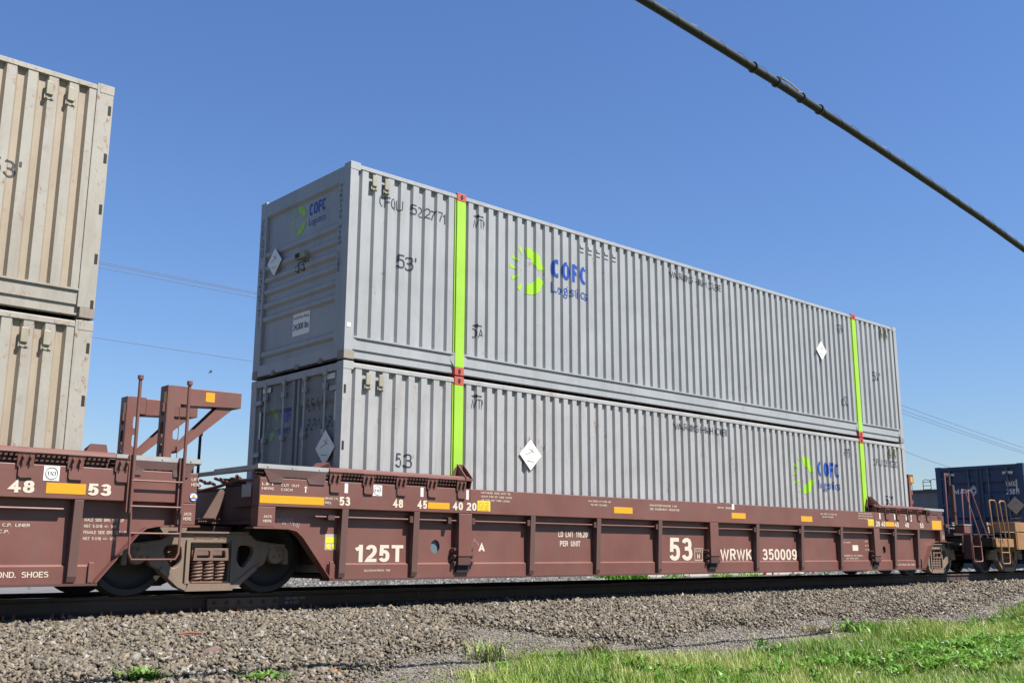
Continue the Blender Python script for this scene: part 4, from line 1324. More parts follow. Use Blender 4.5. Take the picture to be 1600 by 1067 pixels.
rail_loop(st, [(18.74, -.33, .80), (18.74, -.34, .36), (18.78, -.34, .33), (19.20, -.34, .33), (19.24, -.34, .36), (19.24, -.33, .84)], .018, PINK, 'step_rail')
MB().box(18.74, 19.22, -.33, -.14, .70, .72).build('step_tread', PINK, st)
rail_loop(car, [(18.3, -.2, .74), (18.9, .0, .78), (19.4, .6, .80)], .02, STEEL, 'air_hose')

# ------------------------------------------------------------------ ochre flat/spine car
yc = empty('spine_car', (20.2, 0, 0), 'ochre yellow intermodal car end with handrails carrying the navy container', 'railway car')
def yx(v): return v - 20.2
bx('end_deck', yx(20.45), yx(23.2), .35, 2.5, .98, 1.05, DARK, yc, .01)
bx('side_beam', yx(21.85), yx(40), -.20, .02, .64, 1.10, YELLOWCAR, yc, .01)
bx('side_beam', yx(21.85), yx(40), 2.57, 2.79, .64, 1.10, YELLOWCAR, yc, .01)
bx('corner_box', yx(21.83), yx(23.1), -.21, .5, 1.12, 1.38, YELLOWCAR, yc, .012)
bx('end_sill', yx(20.50), yx(21.66), -.20, -.10, .70, .92, YELLOWCAR, yc, .01)
bx('end_sill_box', yx(20.60), yx(21.8), -.08, 2.6, .72, .96, DARK, yc, .01)
bx('deck_plate', yx(21.0), yx(22.1), -.18, .30, 1.10, 1.115, ALU, yc)
bx('beam_support', yx(21.9), yx(22.05), -.215, -.203, .64, 1.11, YELLOWCAR, yc)
m = MB().box(yx(19.95), yx(20.5), 1.18, 1.42, .74, .96); m.build('coupler', STEEL, yc, bevel=.02)
def yl(pts, r=.020, name='handrail', p=None): return rail_loop(p or yc, [(yx(a), b, c) for a, b, c in pts], r, YELLOWCAR, name)
yl([(20.22, -.27, .92), (20.10, -.28, 1.86), (20.14, -.28, 1.92), (20.44, -.28, 1.92), (20.50, -.28, 1.86), (20.72, -.25, .92)])
yl([(20.98, -.27, .92), (20.74, -.28, 1.86), (20.80, -.28, 1.92), (21.04, -.28, 1.92), (21.10, -.28, 1.86), (21.28, -.25, .92)])
ys = yl([(20.56, -.30, .90), (20.50, -.32, .32), (20.54, -.32, .27), (20.96, -.32, .27), (21.0, -.32, .32), (21.04, -.30, .90)], .02, 'step_rail')
yl([(20.52, -.31, .56), (21.01, -.31, .56)], .016, 'step_rung', ys)
yl([(20.6, .0, 1.06), (21.0, .2, 1.35), (22.0, .5, 1.30)], .02, 'brace')
for z in (.3, .5, .7):
    pass
bx('centre_sill', yx(20.8), yx(40), .95, 1.65, .60, .95, DARK, yc)
P = Print()
o = MB().tube([(yx(20.66), .35, .62), (yx(20.66), .30, .62)], .10, 16); o.build('brake_wheel', STEEL, yc)

# ------------------------------------------------------------------ track
trk = empty('railway_track', (0, 1.295, 0), 'two steel rails on wooden ties under the train', 'railway track')
def rail_mesh():
    half = [(.0, -.22), (.076, -.22), (.076, -.208), (.028, -.188), (.010, -.165), (.009, -.06), (.016, -.045), (.036, -.036), (.037, -.012), (.030, -.003), (.020, 0)]
    poly = half + [(-a, b) for a, b in reversed(half[1:])]
    m = MB()
    xs = (-60, 160)
    n = len(poly)
    v = [(xs[0], p[0], p[1]) for p in poly] + [(xs[1], p[0], p[1]) for p in poly]
    f = [tuple(range(n)), tuple(range(2 * n - 1, n - 1, -1))]; mi = [0, 0]
    for i in range(n):
        j = (i + 1) % n
        f.append((i, j, j + n, i + n))
        top = poly[i][1] > -.005 and poly[j][1] > -.005
        mi.append(1 if top else 0)
    m.v = v; m.f = f; m.mi = mi
    return m
RAILM = paint('rail_weathered_steel', (.060, .036, .026), .7, (.11, .06, .038), .6, .5)
rl = rail_mesh().build('rail', [RAILM, flat('rail_head_polished', (.35, .36, .38), .22, .85, .3)], trk, fixn=True)
rl.location = (0, -.7525, 0)
r2 = inst(rl, trk); r2.location = (0, .7525, 0)
TIE = paint('tie_creosoted_wood', (.075, .055, .042), .9, (.13, .10, .08), .7, 0)
tie0 = None
pl0 = None
k = 0
x = -12.0
plate_pts = []
while x < 42:
    jx = x + random.uniform(-.02, .02)
    if tie0 is None:
        tie0 = MB().box(-.115, .115, -1.30, 1.30, -.42, -.245).build('tie', TIE, trk, bevel=.01); t_ = tie0
    else: t_ = inst(tie0, trk)
    t_.location = (jx, random.uniform(-.04, .04), 0)
    plate_pts.append(jx)
    x += .54
# tie plates with spikes and anchors on the near rail
pm = MB().box(-.09, .09, -.175, .175, -.243, -.2215)
pm.box(-.07, -.04, -.115, -.085, -.2215, -.195); pm.box(.035, .065, -.125, -.095, -.2215, -.19)
pm.box(-.06, -.02, .085, .11, -.2215, -.195)
pm.tube([(-.055, -.10, -.21), (-.055, -.10, -.18), (-.055, -.085, -.175)], .014, 6)
pm.tube([(.05, -.11, -.21), (.05, -.11, -.175), (.05, -.095, -.17)], .014, 6)
pl0 = None
for jx in plate_pts:
    for s in (-.7525, .7525):
        if s > 0 and abs(jx) > 40: continue
        if pl0 is None: pl0 = pm.build('tie_plate', RUSTY, trk); p_ = pl0
        else: p_ = inst(pl0, trk)
        p_.location = (jx, s, 0)
        if s > 0: p_.rotation_euler = (0, 0, PI)
am = MB()
am.box(-.03, .03, -.105, .09, -.2445, -.2265); am.box(-.03, .03, -.11, -.082, -.2265, -.192)
an0 = None
for jx in plate_pts[::2]:
    if an0 is None: an0 = am.build('rail_anchor', RUSTY, trk); a_ = an0
    else: a_ = inst(an0, trk)
    a_.location = (jx + .14, -.7525, 0)
# joint bar with bolts near the truck
jb = MB()
jb.prism([(-.7525 - .030, -.052), (-.7525 - .052, -.06), (-.7525 - .056, -.165), (-.7525 - .078, -.19), (-.7525 - .078, -.203), (-.7525 - .012, -.180), (-.7525 - .012, -.055)], 'x', -1.55, -.55)
j = jb.build('joint_bar', RAILJ if 'RAILJ' in globals() else paint('joint_bar_steel', (.12, .075, .05), .7, (.2, .13, .08), .6, .6), trk)
b = MB()
for k in range(6):
    xx = -1.45 + k * .17
    b.tube([(xx, -.7525 - .075, -.115), (xx, -.7525 - .05, -.115)], .024, 6)
b.build('joint_bolt', RAILM, j)
scr = Print().text('SNAP GRIND 42055', -.42, -.10, .030, .30).text('B4 & CUT', -.42, -.155, .035, .20)
scr.build('chalk_writing', CHALK, trk, '-y', -.7525 - .012, lift=.001)

# ------------------------------------------------------------------ ground
def gz(y, x=0):
    g = np.interp(y, [-60, -14, -9, -6, -4.2, -3.2, -1.8, -.5, .1, 2.5, 3.4, 4.6, 6, 3000], [-1.0, -1.0, -.92, -.82, -.74, -.66, -.50, -.34, -.31, -.31, -.36, -.42, -.44, -.44])
    return g
def vnoise(x, y, s, seed=0):
    """cheap smooth value noise with numpy"""
    x = np.asarray(x) / s; y = np.asarray(y) / s
    xi = np.floor(x).astype(int); yi = np.floor(y).astype(int)
    fx = x - xi; fy = y - yi
    fx = fx * fx * (3 - 2 * fx); fy = fy * fy * (3 - 2 * fy)
    def h(a, b):
        n = (a * 374761393 + b * 668265263 + seed * 974711) & 0x7fffffff
        n = (n ^ (n >> 13)) * 1274126177 & 0x7fffffff
        return ((n ^ (n >> 16)) & 0xffff) / 65535.0
    return (h(xi, yi) * (1 - fx) + h(xi + 1, yi) * fx) * (1 - fy) + (h(xi, yi + 1) * (1 - fx) + h(xi + 1, yi + 1) * fx) * fy
def gh(x, y):
    z = gz(y)
    near = (np.asarray(y) < 0) * np.clip(-np.asarray(y) / 2.0, 0, 1)
    return z + near * (.10 * (vnoise(x, y, 2.6, 3) - .5) + .03 * (vnoise(x, y, .6, 5) - .5))
def grass_edge(x):
    x = np.asarray(x, float)
    return np.interp(x, [-12, -4, -1.6, -.8, 0, .7, 1.2, 1.6, 2.0, 2.7, 3.6, 4.8, 6.0, 6.6, 8.7, 11.2, 16.2, 25, 60], [-3.9, -4.0, -3.9, -3.5, -3.05, -2.5, -2.4, -2.95, -3.7, -3.95, -3.75, -3.4, -3.6, -3.45, -3.2, -3.1, -2.4, -1.8, -1.4]) + .4 * (vnoise(x, x * 0, 1.1, 9) - .5) + .3 * (vnoise(x, x * 0, .35, 2) - .5)
xs = np.concatenate([[-2500, -300, -60], np.arange(-16, 60, .3), [80, 200, 600, 3000]])
ys = np.concatenate([[-2500, -300, -60, -20], np.arange(-14, 5, .25), [6, 8, 12, 30, 100, 600, 4000]])
GX, GY = np.meshgrid(xs, ys)
GZ = gh(GX, GY)
nx, ny = len(xs), len(ys)
me = bpy.data.meshes.new('ground')
V = np.stack([GX.ravel(), GY.ravel(), GZ.ravel()], 1)
idx = np.arange(nx * ny).reshape(ny, nx)
Fq = np.stack([idx[:-1, :-1].ravel(), idx[:-1, 1:].ravel(), idx[1:, 1:].ravel(), idx[1:, :-1].ravel()], 1)
me.from_pydata(V.tolist(), [], Fq.tolist())
# masks: grass (soil under grass) against ballast dirt
gm = np.clip((grass_edge(GX.ravel()) - GY.ravel()) / .35 + .5, 0, 1)
at = me.attributes.new('grassy', 'FLOAT', 'POINT'); at.data.foreach_set('value', gm)
me.polygons.foreach_set('use_smooth', [True] * len(me.polygons))
m, nt, p = new_mat('ground_soil_and_gravel')
a = nt.nodes.new('ShaderNodeAttribute'); a.attribute_name = 'grassy'
n1 = noise(nt, 45, 6, rough=.8)
dirt = mix(nt, ramp(nt, .35, .7, n1), (.055, .048, .038), (.18, .16, .125))
dirt = mix(nt, mul(nt, ramp(nt, .45, .7, noise(nt, 1.2, 4)), .5), dirt, (.14, .125, .105))
vor = nt.nodes.new('ShaderNodeTexVoronoi'); vor.inputs['Scale'].default_value = 38
tcn = nt.nodes.new('ShaderNodeTexCoord'); nt.links.new(tcn.outputs['Object'], vor.inputs[0])
dirt = mix(nt, .35, dirt, mix(nt, ramp(nt, .0, 1.0, vor.outputs['Distance']), (.30, .27, .235), (.04, .034, .028)))
gr = mix(nt, ramp(nt, .35, .7, noise(nt, 8, 5)), (.07, .085, .022), (.13, .14, .05))
nt.links.new(mix(nt, a.outputs['Fac'], dirt, gr), p.inputs['Base Color'])
p.inputs['Roughness'].default_value = .95
bump(nt, p, n1, .6, .03)
me.materials.append(m)
g = bpy.data.objects.new('ground', me); col.objects.link(g); g['kind'] = 'structure'

# road surface and asphalt beyond the track
def asph(name, c):
    m, nt, p = new_mat(name)
    o = mix(nt, ramp(nt, .4, .7, noise(nt, .7, 6)), c, tuple(v * 1.2 for v in c))
    o = mix(nt, mul(nt, ramp(nt, .45, .8, noise(nt, 90, 3)), .4), o, tuple(v * .5 for v in c))
    v = nt.nodes.new('ShaderNodeTexVoronoi'); v.feature = 'DISTANCE_TO_EDGE'; v.inputs['Scale'].default_value = .45
    tc = nt.nodes.new('ShaderNodeTexCoord'); nt.links.new(tc.outputs['Object'], v.inputs[0])
    o = mix(nt, ramp(nt, .004, .018, v.outputs['Distance'], True), o, (.06, .055, .05))
    nt.links.new(o, p.inputs['Base Color']); p.inputs['Roughness'].default_value = .85
    return m
o = MB().add([(-40, 3.6, -.345), (3.6, 3.6, -.345), (9.0, 60, -.345), (-40, 60, -.345), (-40, 3.6, -.46), (3.6, 3.6, -.46), (9.0, 60, -.46), (-40, 60, -.46)],
             [(0, 1, 2, 3), (0, 4, 5, 1), (1, 5, 6, 2)]).build('road', asph('old_grey_asphalt', (.10, .098, .097)), kind='structure', fixn=False)
o = MB().add([(15.6, 9.2, -.43), (60, 9.2, -.43), (60, 50, -.43), (24, 50, -.43), (22.6, 17, -.43)], [(0, 1, 2, 3, 4)]).build('parking_lot', asph('dark_asphalt', (.05, .05, .055)), kind='structure', fixn=False)

# ------------------------------------------------------------------ loose stones (numpy built)
def rocks(name, X_, Y_, Z_, S_, cols, seed, flatness=.7):
    rng = np.random.default_rng(seed)
    n = len(X_)
    base = np.array([(-1, -1, -1), (1, -1, -1), (1, 1, -1), (-1, 1, -1), (-1, -1, 1), (1, -1, 1), (1, 1, 1), (-1, 1, 1)], float) * .5
    F = np.array([(0, 3, 2), (0, 2, 1), (4, 5, 6), (4, 6, 7), (0, 1, 5), (0, 5, 4), (1, 2, 6), (1, 6, 5), (2, 3, 7), (2, 7, 6), (3, 0, 4), (3, 4, 7)])
    v = base[None] + rng.uniform(-.30, .30, (n, 8, 3))
    v *= np.stack([rng.uniform(.8, 1.55, n), rng.uniform(.55, 1.0, n), rng.uniform(.28, .62, n) * flatness / .7], 1)[:, None, :]
    v *= S_[:, None, None]
    # random rotation
    q = rng.normal(size=(n, 4)); q[:, 1:3] *= .55
    q /= np.linalg.norm(q, axis=1)[:, None]
    w, x, y, z = q.T
    R_ = np.empty((n, 3, 3))
    R_[:, 0, 0] = 1 - 2 * (y * y + z * z); R_[:, 0, 1] = 2 * (x * y - z * w); R_[:, 0, 2] = 2 * (x * z + y * w)
    R_[:, 1, 0] = 2 * (x * y + z * w); R_[:, 1, 1] = 1 - 2 * (x * x + z * z); R_[:, 1, 2] = 2 * (y * z - x * w)
    R_[:, 2, 0] = 2 * (x * z - y * w); R_[:, 2, 1] = 2 * (y * z + x * w); R_[:, 2, 2] = 1 - 2 * (x * x + y * y)
    v = np.einsum('nij,nkj->nki', R_, v)
    v += np.stack([X_, Y_, Z_], 1)[:, None, :]
    me = bpy.data.meshes.new(name)
    me.vertices.add(n * 8); me.vertices.foreach_set('co', v.ravel().astype(np.float32))
    f = (F[None] + (np.arange(n) * 8)[:, None, None]).reshape(-1, 3)
    me.loops.add(len(f) * 3); me.loops.foreach_set('vertex_index', f.ravel().astype(np.int32))
    me.polygons.add(len(f)); me.polygons.foreach_set('loop_start', (np.arange(len(f)) * 3).astype(np.int32))
    me.update(calc_edges=True)
    at = me.attributes.new('tint', 'FLOAT', 'FACE'); at.data.foreach_set('value', np.repeat(rng.random(n), 12).astype(np.float32))
    m, nt, p = new_mat(name + '_stone')
    a = nt.nodes.new('ShaderNodeAttribute'); a.attribute_name = 'tint'
    cr = nt.nodes.new('ShaderNodeValToRGB')
    while len(cr.color_ramp.elements) < len(cols): cr.color_ramp.elements.new(.5)
    for i, c in enumerate(cols):
        cr.color_ramp.elements[i].position = i / (len(cols) - 1)
        cr.color_ramp.elements[i].color = tuple(v * .64 for v in c) + (1,)
    nt.links.new(a.outputs['Fac'], cr.inputs[0])
    o = mix(nt, mul(nt, ramp(nt, .4, .75, noise(nt, 30, 4)), .5), cr.outputs[0], (.095, .08, .06))
    nt.links.new(o, p.inputs['Base Color']); p.inputs['Roughness'].default_value = .9
    me.materials.append(m)
    ob = bpy.data.objects.new(name, me); col.objects.link(ob); ob['kind'] = 'stuff'
    return ob
TAN = [(.025, .020, .016), (.215, .165, .108), (.11, .09, .066), (.28, .23, .155), (.055, .048, .040), (.33, .27, .19), (.20, .172, .135), (.12, .112, .10), (.42, .39, .33)]
def scatter(n, x0, x1, y0, y1, power=1.0):
    X_ = x0 + (x1 - x0) * RNG.random(n) ** power
    Y_ = RNG.uniform(y0, y1, n)
    return X_, Y_
XX = []; YY = []
for (x0, x1, dens) in ((-8, 2, 1250), (2, 8, 850), (8, 16, 440), (16, 28, 200), (28, 50, 90)):
    n = int((x1 - x0) * 4.7 * dens)
    a, b = scatter(n, x0, x1, -4.2, .50)
    XX.append(a); YY.append(b)
XX = np.concatenate(XX); YY = np.concatenate(YY)
edge = grass_edge(XX)
toe = edge + np.where(XX < 8, 1.25, .55) * (0.55 + .9 * vnoise(XX, YY, 1.6, 21))
toe = np.where(XX < -.5, toe - np.clip((-.5 - XX) * .7, 0, 1.2), toe)
keep = np.clip(.62 + (YY - toe) * 1.1, .10, 1) > RNG.random(len(XX))
keep &= YY > edge - .25
keep &= ~((XX < 1.3) & (YY > .06 + .18 * vnoise(XX, YY, .3, 44)))
XX, YY = XX[keep], YY[keep]; toe = toe[keep]
dist = np.hypot(XX - CAM.x, YY - CAM.y)
S = RNG.uniform(.018, .051, len(XX)) * np.where(RNG.random(len(XX)) < .06, 1.35, 1) * np.clip(dist / 22, 1, 1.9)
S = S * np.clip(1 + (YY - toe) * .8, .45, 1) * np.where(RNG.random(len(XX)) < .5, RNG.uniform(.5, 1, len(XX)), 1)
Zb = gh(XX, YY) + np.clip(.03 + (YY - toe) * .06, .004, .055) + RNG.uniform(-.015, .025, len(XX)) * np.clip(1 + (YY - toe), .3, 1) + np.where(YY > -.25, np.clip((YY + .25) * .06, 0, .04), 0)
rocks('ballast_stones', XX, YY, Zb, S, TAN, 5)
# fine grit on the dirt between ballast and grass
n = 60000
a = np.concatenate([RNG.uniform(-6, 4, n // 2), RNG.uniform(4, 14, n // 3), RNG.uniform(14, 26, n // 6)]); b = RNG.uniform(-4.6, -1.2, len(a))
ok = (b > grass_edge(a) - .3)
a, b = a[ok], b[ok]
rocks('grit', a, b, gh(a, b) + .003, RNG.uniform(.008, .022, len(a)) * np.clip(np.hypot(a - CAM.x, b - CAM.y) / 12, 1, 2), [(.06, .05, .045), (.16, .14, .12), (.30, .27, .23), (.12, .10, .09), (.48, .45, .41)], 15)
# between and beyond the rails
n = 9000
a, b = scatter(n, -9, 30, .5, 3.8); 
rocks('ballast_stones', a, b, gh(a, b) + .04 + RNG.uniform(-.01, .02, n), RNG.uniform(.04, .09, n), TAN, 6)
# pale crushed stone bank of the next track
GREYS = [(.02, .02, .02), (.15, .15, .145), (.08, .08, .08), (.24, .24, .235), (.12, .12, .12), (.05, .05, .05), (.20, .20, .195), (.36, .36, .35)]
n = 30000
a = RNG.uniform(3.5, 24, n); b = RNG.uniform(8.2, 17, n)
lim = (a > 4.2 + (b - 8.2) * .5) & (a < 14.6 + (b - 8.2) * .85)
a, b = a[lim], b[lim]
zb = -.44 + .10 * np.clip((b - 8.2) / .8, 0, 1) + RNG.uniform(-.02, .03, len(a))
rocks('crushed_stone_bank', a, b, zb, RNG.uniform(.06, .11, len(a)), GREYS, 8)
bk = MB()
bk.add([(4.2, 8.2, -.46), (14.6, 8.2, -.46), (15.2, 8.9, -.365), (4.6, 8.9, -.365), (21.5, 17, -.365), (8.6, 17, -.365), (22, 17.6, -.46), (8.7, 17.6, -.46)], [(0, 1, 2, 3), (3, 2, 4, 5), (5, 4, 6, 7), (1, 6, 4, 2), (0, 3, 5, 7)])
bk.build('gravel_bank', flat('bank_grey_gravel', (.08, .08, .08), .9), kind='structure')
n = 9000
a = RNG.uniform(26, 70, n); b = RNG.uniform(4, 10, n)
rocks('crushed_stone_verge', a, b, -.40 + RNG.uniform(0, .1, n), RNG.uniform(.08, .2, n), GREYS, 9)

# ------------------------------------------------------------------ grass and weeds
def grassmat(name, cols, trans=.25):
    m, nt, p = new_mat(name)
    a = nt.nodes.new('ShaderNodeAttribute'); a.attribute_name = 'tint'
    cr = nt.nodes.new('ShaderNodeValToRGB')
    while len(cr.color_ramp.elements) < len(cols): cr.color_ramp.elements.new(.5)
    for i, c in enumerate(cols):
        cr.color_ramp.elements[i].position = i / (len(cols) - 1); cr.color_ramp.elements[i].color = c + (1,)
    nt.links.new(a.outputs['Fac'], cr.inputs[0])
    nt.links.new(cr.outputs[0], p.inputs['Base Color'])
    p.inputs['Roughness'].default_value = .5
    t = nt.nodes.new('ShaderNodeBsdfTranslucent')
    nt.links.new(cr.outputs[0], t.inputs[0])
    mx = nt.nodes.new('ShaderNodeMixShader'); mx.inputs[0].default_value = trans
    nt.links.new(p.outputs[0], mx.inputs[1]); nt.links.new(t.outputs[0], mx.inputs[2])
    nt.links.new(mx.outputs[0], nt.nodes['Material Output'].inputs[0])
    return m
def blades(name, X_, Y_, Z_, H_, W_, lean, tint, mat, seed, prof=(1.0, .85, .0), arch=1.0, label=None, droop=0.0, kind='stuff'):
    rng = np.random.default_rng(seed)
    n = len(X_)
    az = rng.uniform(0, 2 * PI, n)
    dx, dy = np.cos(az), np.sin(az)
    fa = az + PI / 2 + rng.uniform(-.5, .5, n)
    wx, wy = np.cos(fa), np.sin(fa)
    ts = np.array([0, .5, 1.0])
    v = np.zeros((n, 6, 3))
    for i, t in enumerate(ts):
        off = lean * H_ * (t ** 1.7) * arch
        zz = H_ * t * (1 - .25 * t * np.clip(lean, 0, 1)) - droop * H_ * t * t
        for j, s in enumerate((-.5, .5)):
            w = W_ * prof[i] * s
            v[:, i * 2 + j, 0] = X_ + dx * off + wx * w
            v[:, i * 2 + j, 1] = Y_ + dy * off + wy * w
            v[:, i * 2 + j, 2] = Z_ + zz
    F = np.array([(0, 1, 3), (0, 3, 2), (2, 3, 5), (2, 5, 4)]) if prof[2] > 0.05 else np.array([(0, 1, 3), (0, 3, 2), (2, 3, 4)])
    k = len(F)
    me = bpy.data.meshes.new(name)
    me.vertices.add(n * 6); me.vertices.foreach_set('co', v.ravel().astype(np.float32))
    f = (F[None] + (np.arange(n) * 6)[:, None, None]).reshape(-1, 3)
    me.loops.add(len(f) * 3); me.loops.foreach_set('vertex_index', f.ravel().astype(np.int32))
    me.polygons.add(len(f)); me.polygons.foreach_set('loop_start', (np.arange(len(f)) * 3).astype(np.int32))
    me.update(calc_edges=True)
    at = me.attributes.new('tint', 'FLOAT', 'FACE'); at.data.foreach_set('value', np.repeat(np.clip(tint, 0, 1), k).astype(np.float32))
    me.materials.append(mat)
    ob = bpy.data.objects.new(name, me); col.objects.link(ob); ob['kind'] = kind
    return ob
GMAT = grassmat('grass_blades', [(.055, .12, .010), (.10, .19, .018), (.18, .27, .03), (.26, .33, .06), (.36, .38, .13), (.38, .32, .17)])
LMAT = grassmat('broad_leaves', [(.035, .11, .008), (.075, .19, .013), (.12, .26, .02), (.18, .33, .05)], .3)
XX = []; YY = []
for (x0, x1, y0, dens) in ((-9, -1, -8, 300), (-1, 4, -10.5, 1900), (4, 9, -9, 1500), (9, 16, -6.5, 1000), (16, 26, -5, 480), (26, 45, -4, 220)):
    n = int((x1 - x0) * (-1.4 - y0) * dens)
    a, b = scatter(n, x0, x1, y0, -1.4)
    XX.append(a); YY.append(b)
XX = np.concatenate(XX); YY = np.concatenate(YY)
edge = grass_edge(XX)
d = edge - YY
prob = np.clip(d / .55, 0, 1) ** .8 * np.where(d < 1.1, np.clip((vnoise(XX, YY, .5, 77) - .34 + d * .42) * 3.2, .04, 1), 1)
prob = prob * np.clip(.45 + 1.3 * vnoise(XX, YY, .8, 88), .3, 1)
prob = np.where(d < 0, .16 * np.clip((vnoise(XX, YY, .5, 31) - .55) * 4, 0, 1) * np.exp(d * 1.1), prob)
clump = vnoise(XX, YY, .45, 12)
keep = RNG.random(len(XX)) < prob * (.35 + .75 * clump)
XX, YY, d = XX[keep], YY[keep], d[keep]
# near-frustum cull in plan so no blades are wasted behind the camera
dirv = np.stack([XX - CAM.x, YY - CAM.y], 1)
ang = np.arctan2(dirv[:, 0], dirv[:, 1]) - YAW
kp = (np.abs(ang) < rad(36)) & (np.hypot(dirv[:, 0], dirv[:, 1]) > 2.8)
XX, YY, d = XX[kp], YY[kp], d[kp]
hn = vnoise(XX, YY, .9, 41); far = np.clip(np.hypot(XX - CAM.x, YY - CAM.y) / 14, 1, 2.4)
H = (.06 + .19 * hn * np.clip(.3 + d / .6, .2, 1)) * RNG.uniform(.6, 1.25, len(XX))
tn = .12 + .58 * vnoise(XX, YY, 1.1, 51) + RNG.normal(0, .14, len(XX)) + .10 * (RNG.random(len(XX)) < .12) * 3
blades('grass', XX, YY, gh(XX, YY) - .01, H, RNG.uniform(.004, .010, len(XX)) * far, RNG.uniform(.15, .9, len(XX)), tn, GMAT, 61)
NGR = len(XX)
# broad-leaf weeds growing in rosettes through the grass
cx = []; cy = []
for (x0, x1, y0, y1, n) in ((-.5, 12, -9, -3.2, 900), (2, 9, -8.5, -5.0, 900), (12, 22, -5, -2.5, 200), (-2.95, -2.60, -3.40, -3.15, 18), (-3.92, -3.68, -3.02, -2.82, 12)):
    a, b = scatter(n, x0, x1, y0, y1); cx.append(a); cy.append(b)
cx = np.concatenate(cx); cy = np.concatenate(cy)
nw = vnoise(cx, cy, 1.3, 71)
ok = ((grass_edge(cx) > cy + .15) & (RNG.random(len(cx)) < np.clip((nw - .35) * 2.4, 0.04, 1))) | (cy > -3.35) & (cx < -1.6)
cx, cy = cx[ok], cy[ok]
L_ = 16
lxx = np.repeat(cx, L_) + RNG.normal(0, .035, len(cx) * L_); lyy = np.repeat(cy, L_) + RNG.normal(0, .035, len(cx) * L_)
hh = np.repeat(RNG.uniform(.07, .17, len(cx)), L_) * RNG.uniform(.7, 1.2, len(lxx))
blades('leafy_weeds', lxx, lyy, gh(lxx, lyy) + .02 + RNG.uniform(0, .05, len(lxx)), hh, RNG.uniform(.018, .038, len(lxx)), RNG.uniform(.5, 1.5, len(lxx)), np.repeat(RNG.random(len(cx)), L_) * .7 + RNG.random(len(lxx)) * .3, LMAT, 72, prof=(.35, 1.0, .0), droop=.25)

# individual weed plants on the gravel edge
def weed(x, y, label, n=60, h=.14, w=.022, spread=.12, seed=1, mat=None, cat='weed', lean=(.3, 1.2), cols=None, grp='weeds on the gravel'):
    r = np.random.default_rng(seed)
    px = x + r.normal(0, spread * .5, n); py = y + r.normal(0, spread * .5, n)
    z0 = float(gh(np.array([x]), np.array([y]))[0])
    o = blades('weed', px - x, py - y, np.full(n, -.01), h * r.uniform(.5, 1.2, n), w * r.uniform(.6, 1.2, n), r.uniform(lean[0], lean[1], n), r.random(n), mat or LMAT, seed, prof=(.4, 1, 0), droop=.15, kind='thing')
    del o['kind']
    o.location = (x, y, z0)
    return tag(o, label, cat, grp)
DRY = grassmat('dry_weed', [(.10, .11, .03), (.16, .15, .06), (.20, .15, .07), (.09, .12, .03)], .2)
weed(1.76, -3.06, 'round olive green weed standing alone on grey gravel before the grass', 170, .20, .014, .20, 3, DRY)
weed(.15, -2.95, 'tall grass clump at the left tip of the grass strip', 120, .32, .014, .2, 4, GMAT)
weed(6.41, -3.25, 'low brown green weed at the gravel edge right of centre', 130, .15, .016, .26, 5, DRY)
weed(7.1, -3.55, 'dark leafy weed rising above the grass edge on the right', 160, .26, .03, .3, 6, LMAT)
weed(.75, -1.27, 'tiny bright green sprig alone among the brown stones', 16, .08, .016, .08, 7, LMAT)
# small flowers
def flower(x, y, c, label, cat, grp, s=.018, h=.16):
    z = float(gh(np.array([x]), np.array([y]))[0])
    t = empty(cat.replace(' ', '_'), (x, y, z), label, cat, grp)
    MB().tube([(0, 0, 0), (.01, 0, h * .5), (.0, .01, h)], .003, 5).build('stem', LMAT2, t)
    m = MB()
    for k in range(12):
        a = 2 * PI * k / 12
        m.add([(0, .01, h), (s * math.cos(a - .22), .01 + s * math.sin(a - .22), h + .010), (s * 1.15 * math.cos(a), .01 + s * 1.15 * math.sin(a), h + .006), (s * math.cos(a + .22), .01 + s * math.sin(a + .22), h + .010)], [(0, 1, 2, 3)])
    m.lathe([(h - .012, .004), (h - .004, s * .6), (h + .012, s * .45), (h + .016, 0)], (0, .01, 0), 'z', 8)
    m.build('blossom', c, t, fixn=True)
LMAT2 = flat('stem_green', (.10, .16, .04), .6)
YEL = flat('dandelion_yellow', (.75, .50, .02), .6)
WHT = flat('seedhead_white', (.62, .62, .58), .8)
for i in range(14):
    x = random.uniform(4, 15); y = float(grass_edge(x)) - random.uniform(.5, 2.4)
    flower(x, y, YEL, 'yellow dandelion flower standing in the green grass', 'dandelion', 'yellow dandelions in the grass')
for i in range(16):
    x = random.uniform(2, 13); y = float(grass_edge(x)) - random.uniform(.6, 3.2)
    flower(x, y, WHT, 'pale dandelion seed head standing in the grass', 'seed head', 'seed heads in the grass', .022, .19)

# little things on the gravel
def stake(x, y, label):
    z = float(gh(np.array([x]), np.array([y]))[0])
    o = MB().box(-.022, .022, -.022, .022, -.15, .085).build('stake', WHITE, bevel=.003, loc=(x, y, z))
    tag(o, label, 'stake')
stake(-3.30, -2.74, 'left one of two short white stakes at the bottom of the gravel')
stake(-2.98, -2.86, 'right one of two short white stakes, beside a green weed')
def chunk(x, y, s, mat, label, cat, seed, flat_=1.0):
    r = random.Random(seed)
    bm = bmesh.new(); bmesh.ops.create_icosphere(bm, subdivisions=2, radius=1)
    for v in bm.verts:
        k = 1 + r.uniform(-.18, .18)
        v.co = (v.co.x * s[0] * k, v.co.y * s[1] * k, v.co.z * s[2] * k)
    me = bpy.data.meshes.new(cat); bm.to_mesh(me); bm.free(); me.materials.append(mat)
    o = bpy.data.objects.new(cat, me); col.objects.link(o)
    o.location = (x, y, float(gh(np.array([x]), np.array([y]))[0]) + s[2] * .5 + .04)
    o.rotation_euler = (r.uniform(-.2, .2), r.uniform(-.3, .3), r.uniform(0, 3))
    tag(o, label, cat)
BROWNST = flat('brown_stone', (.16, .105, .085), .9)
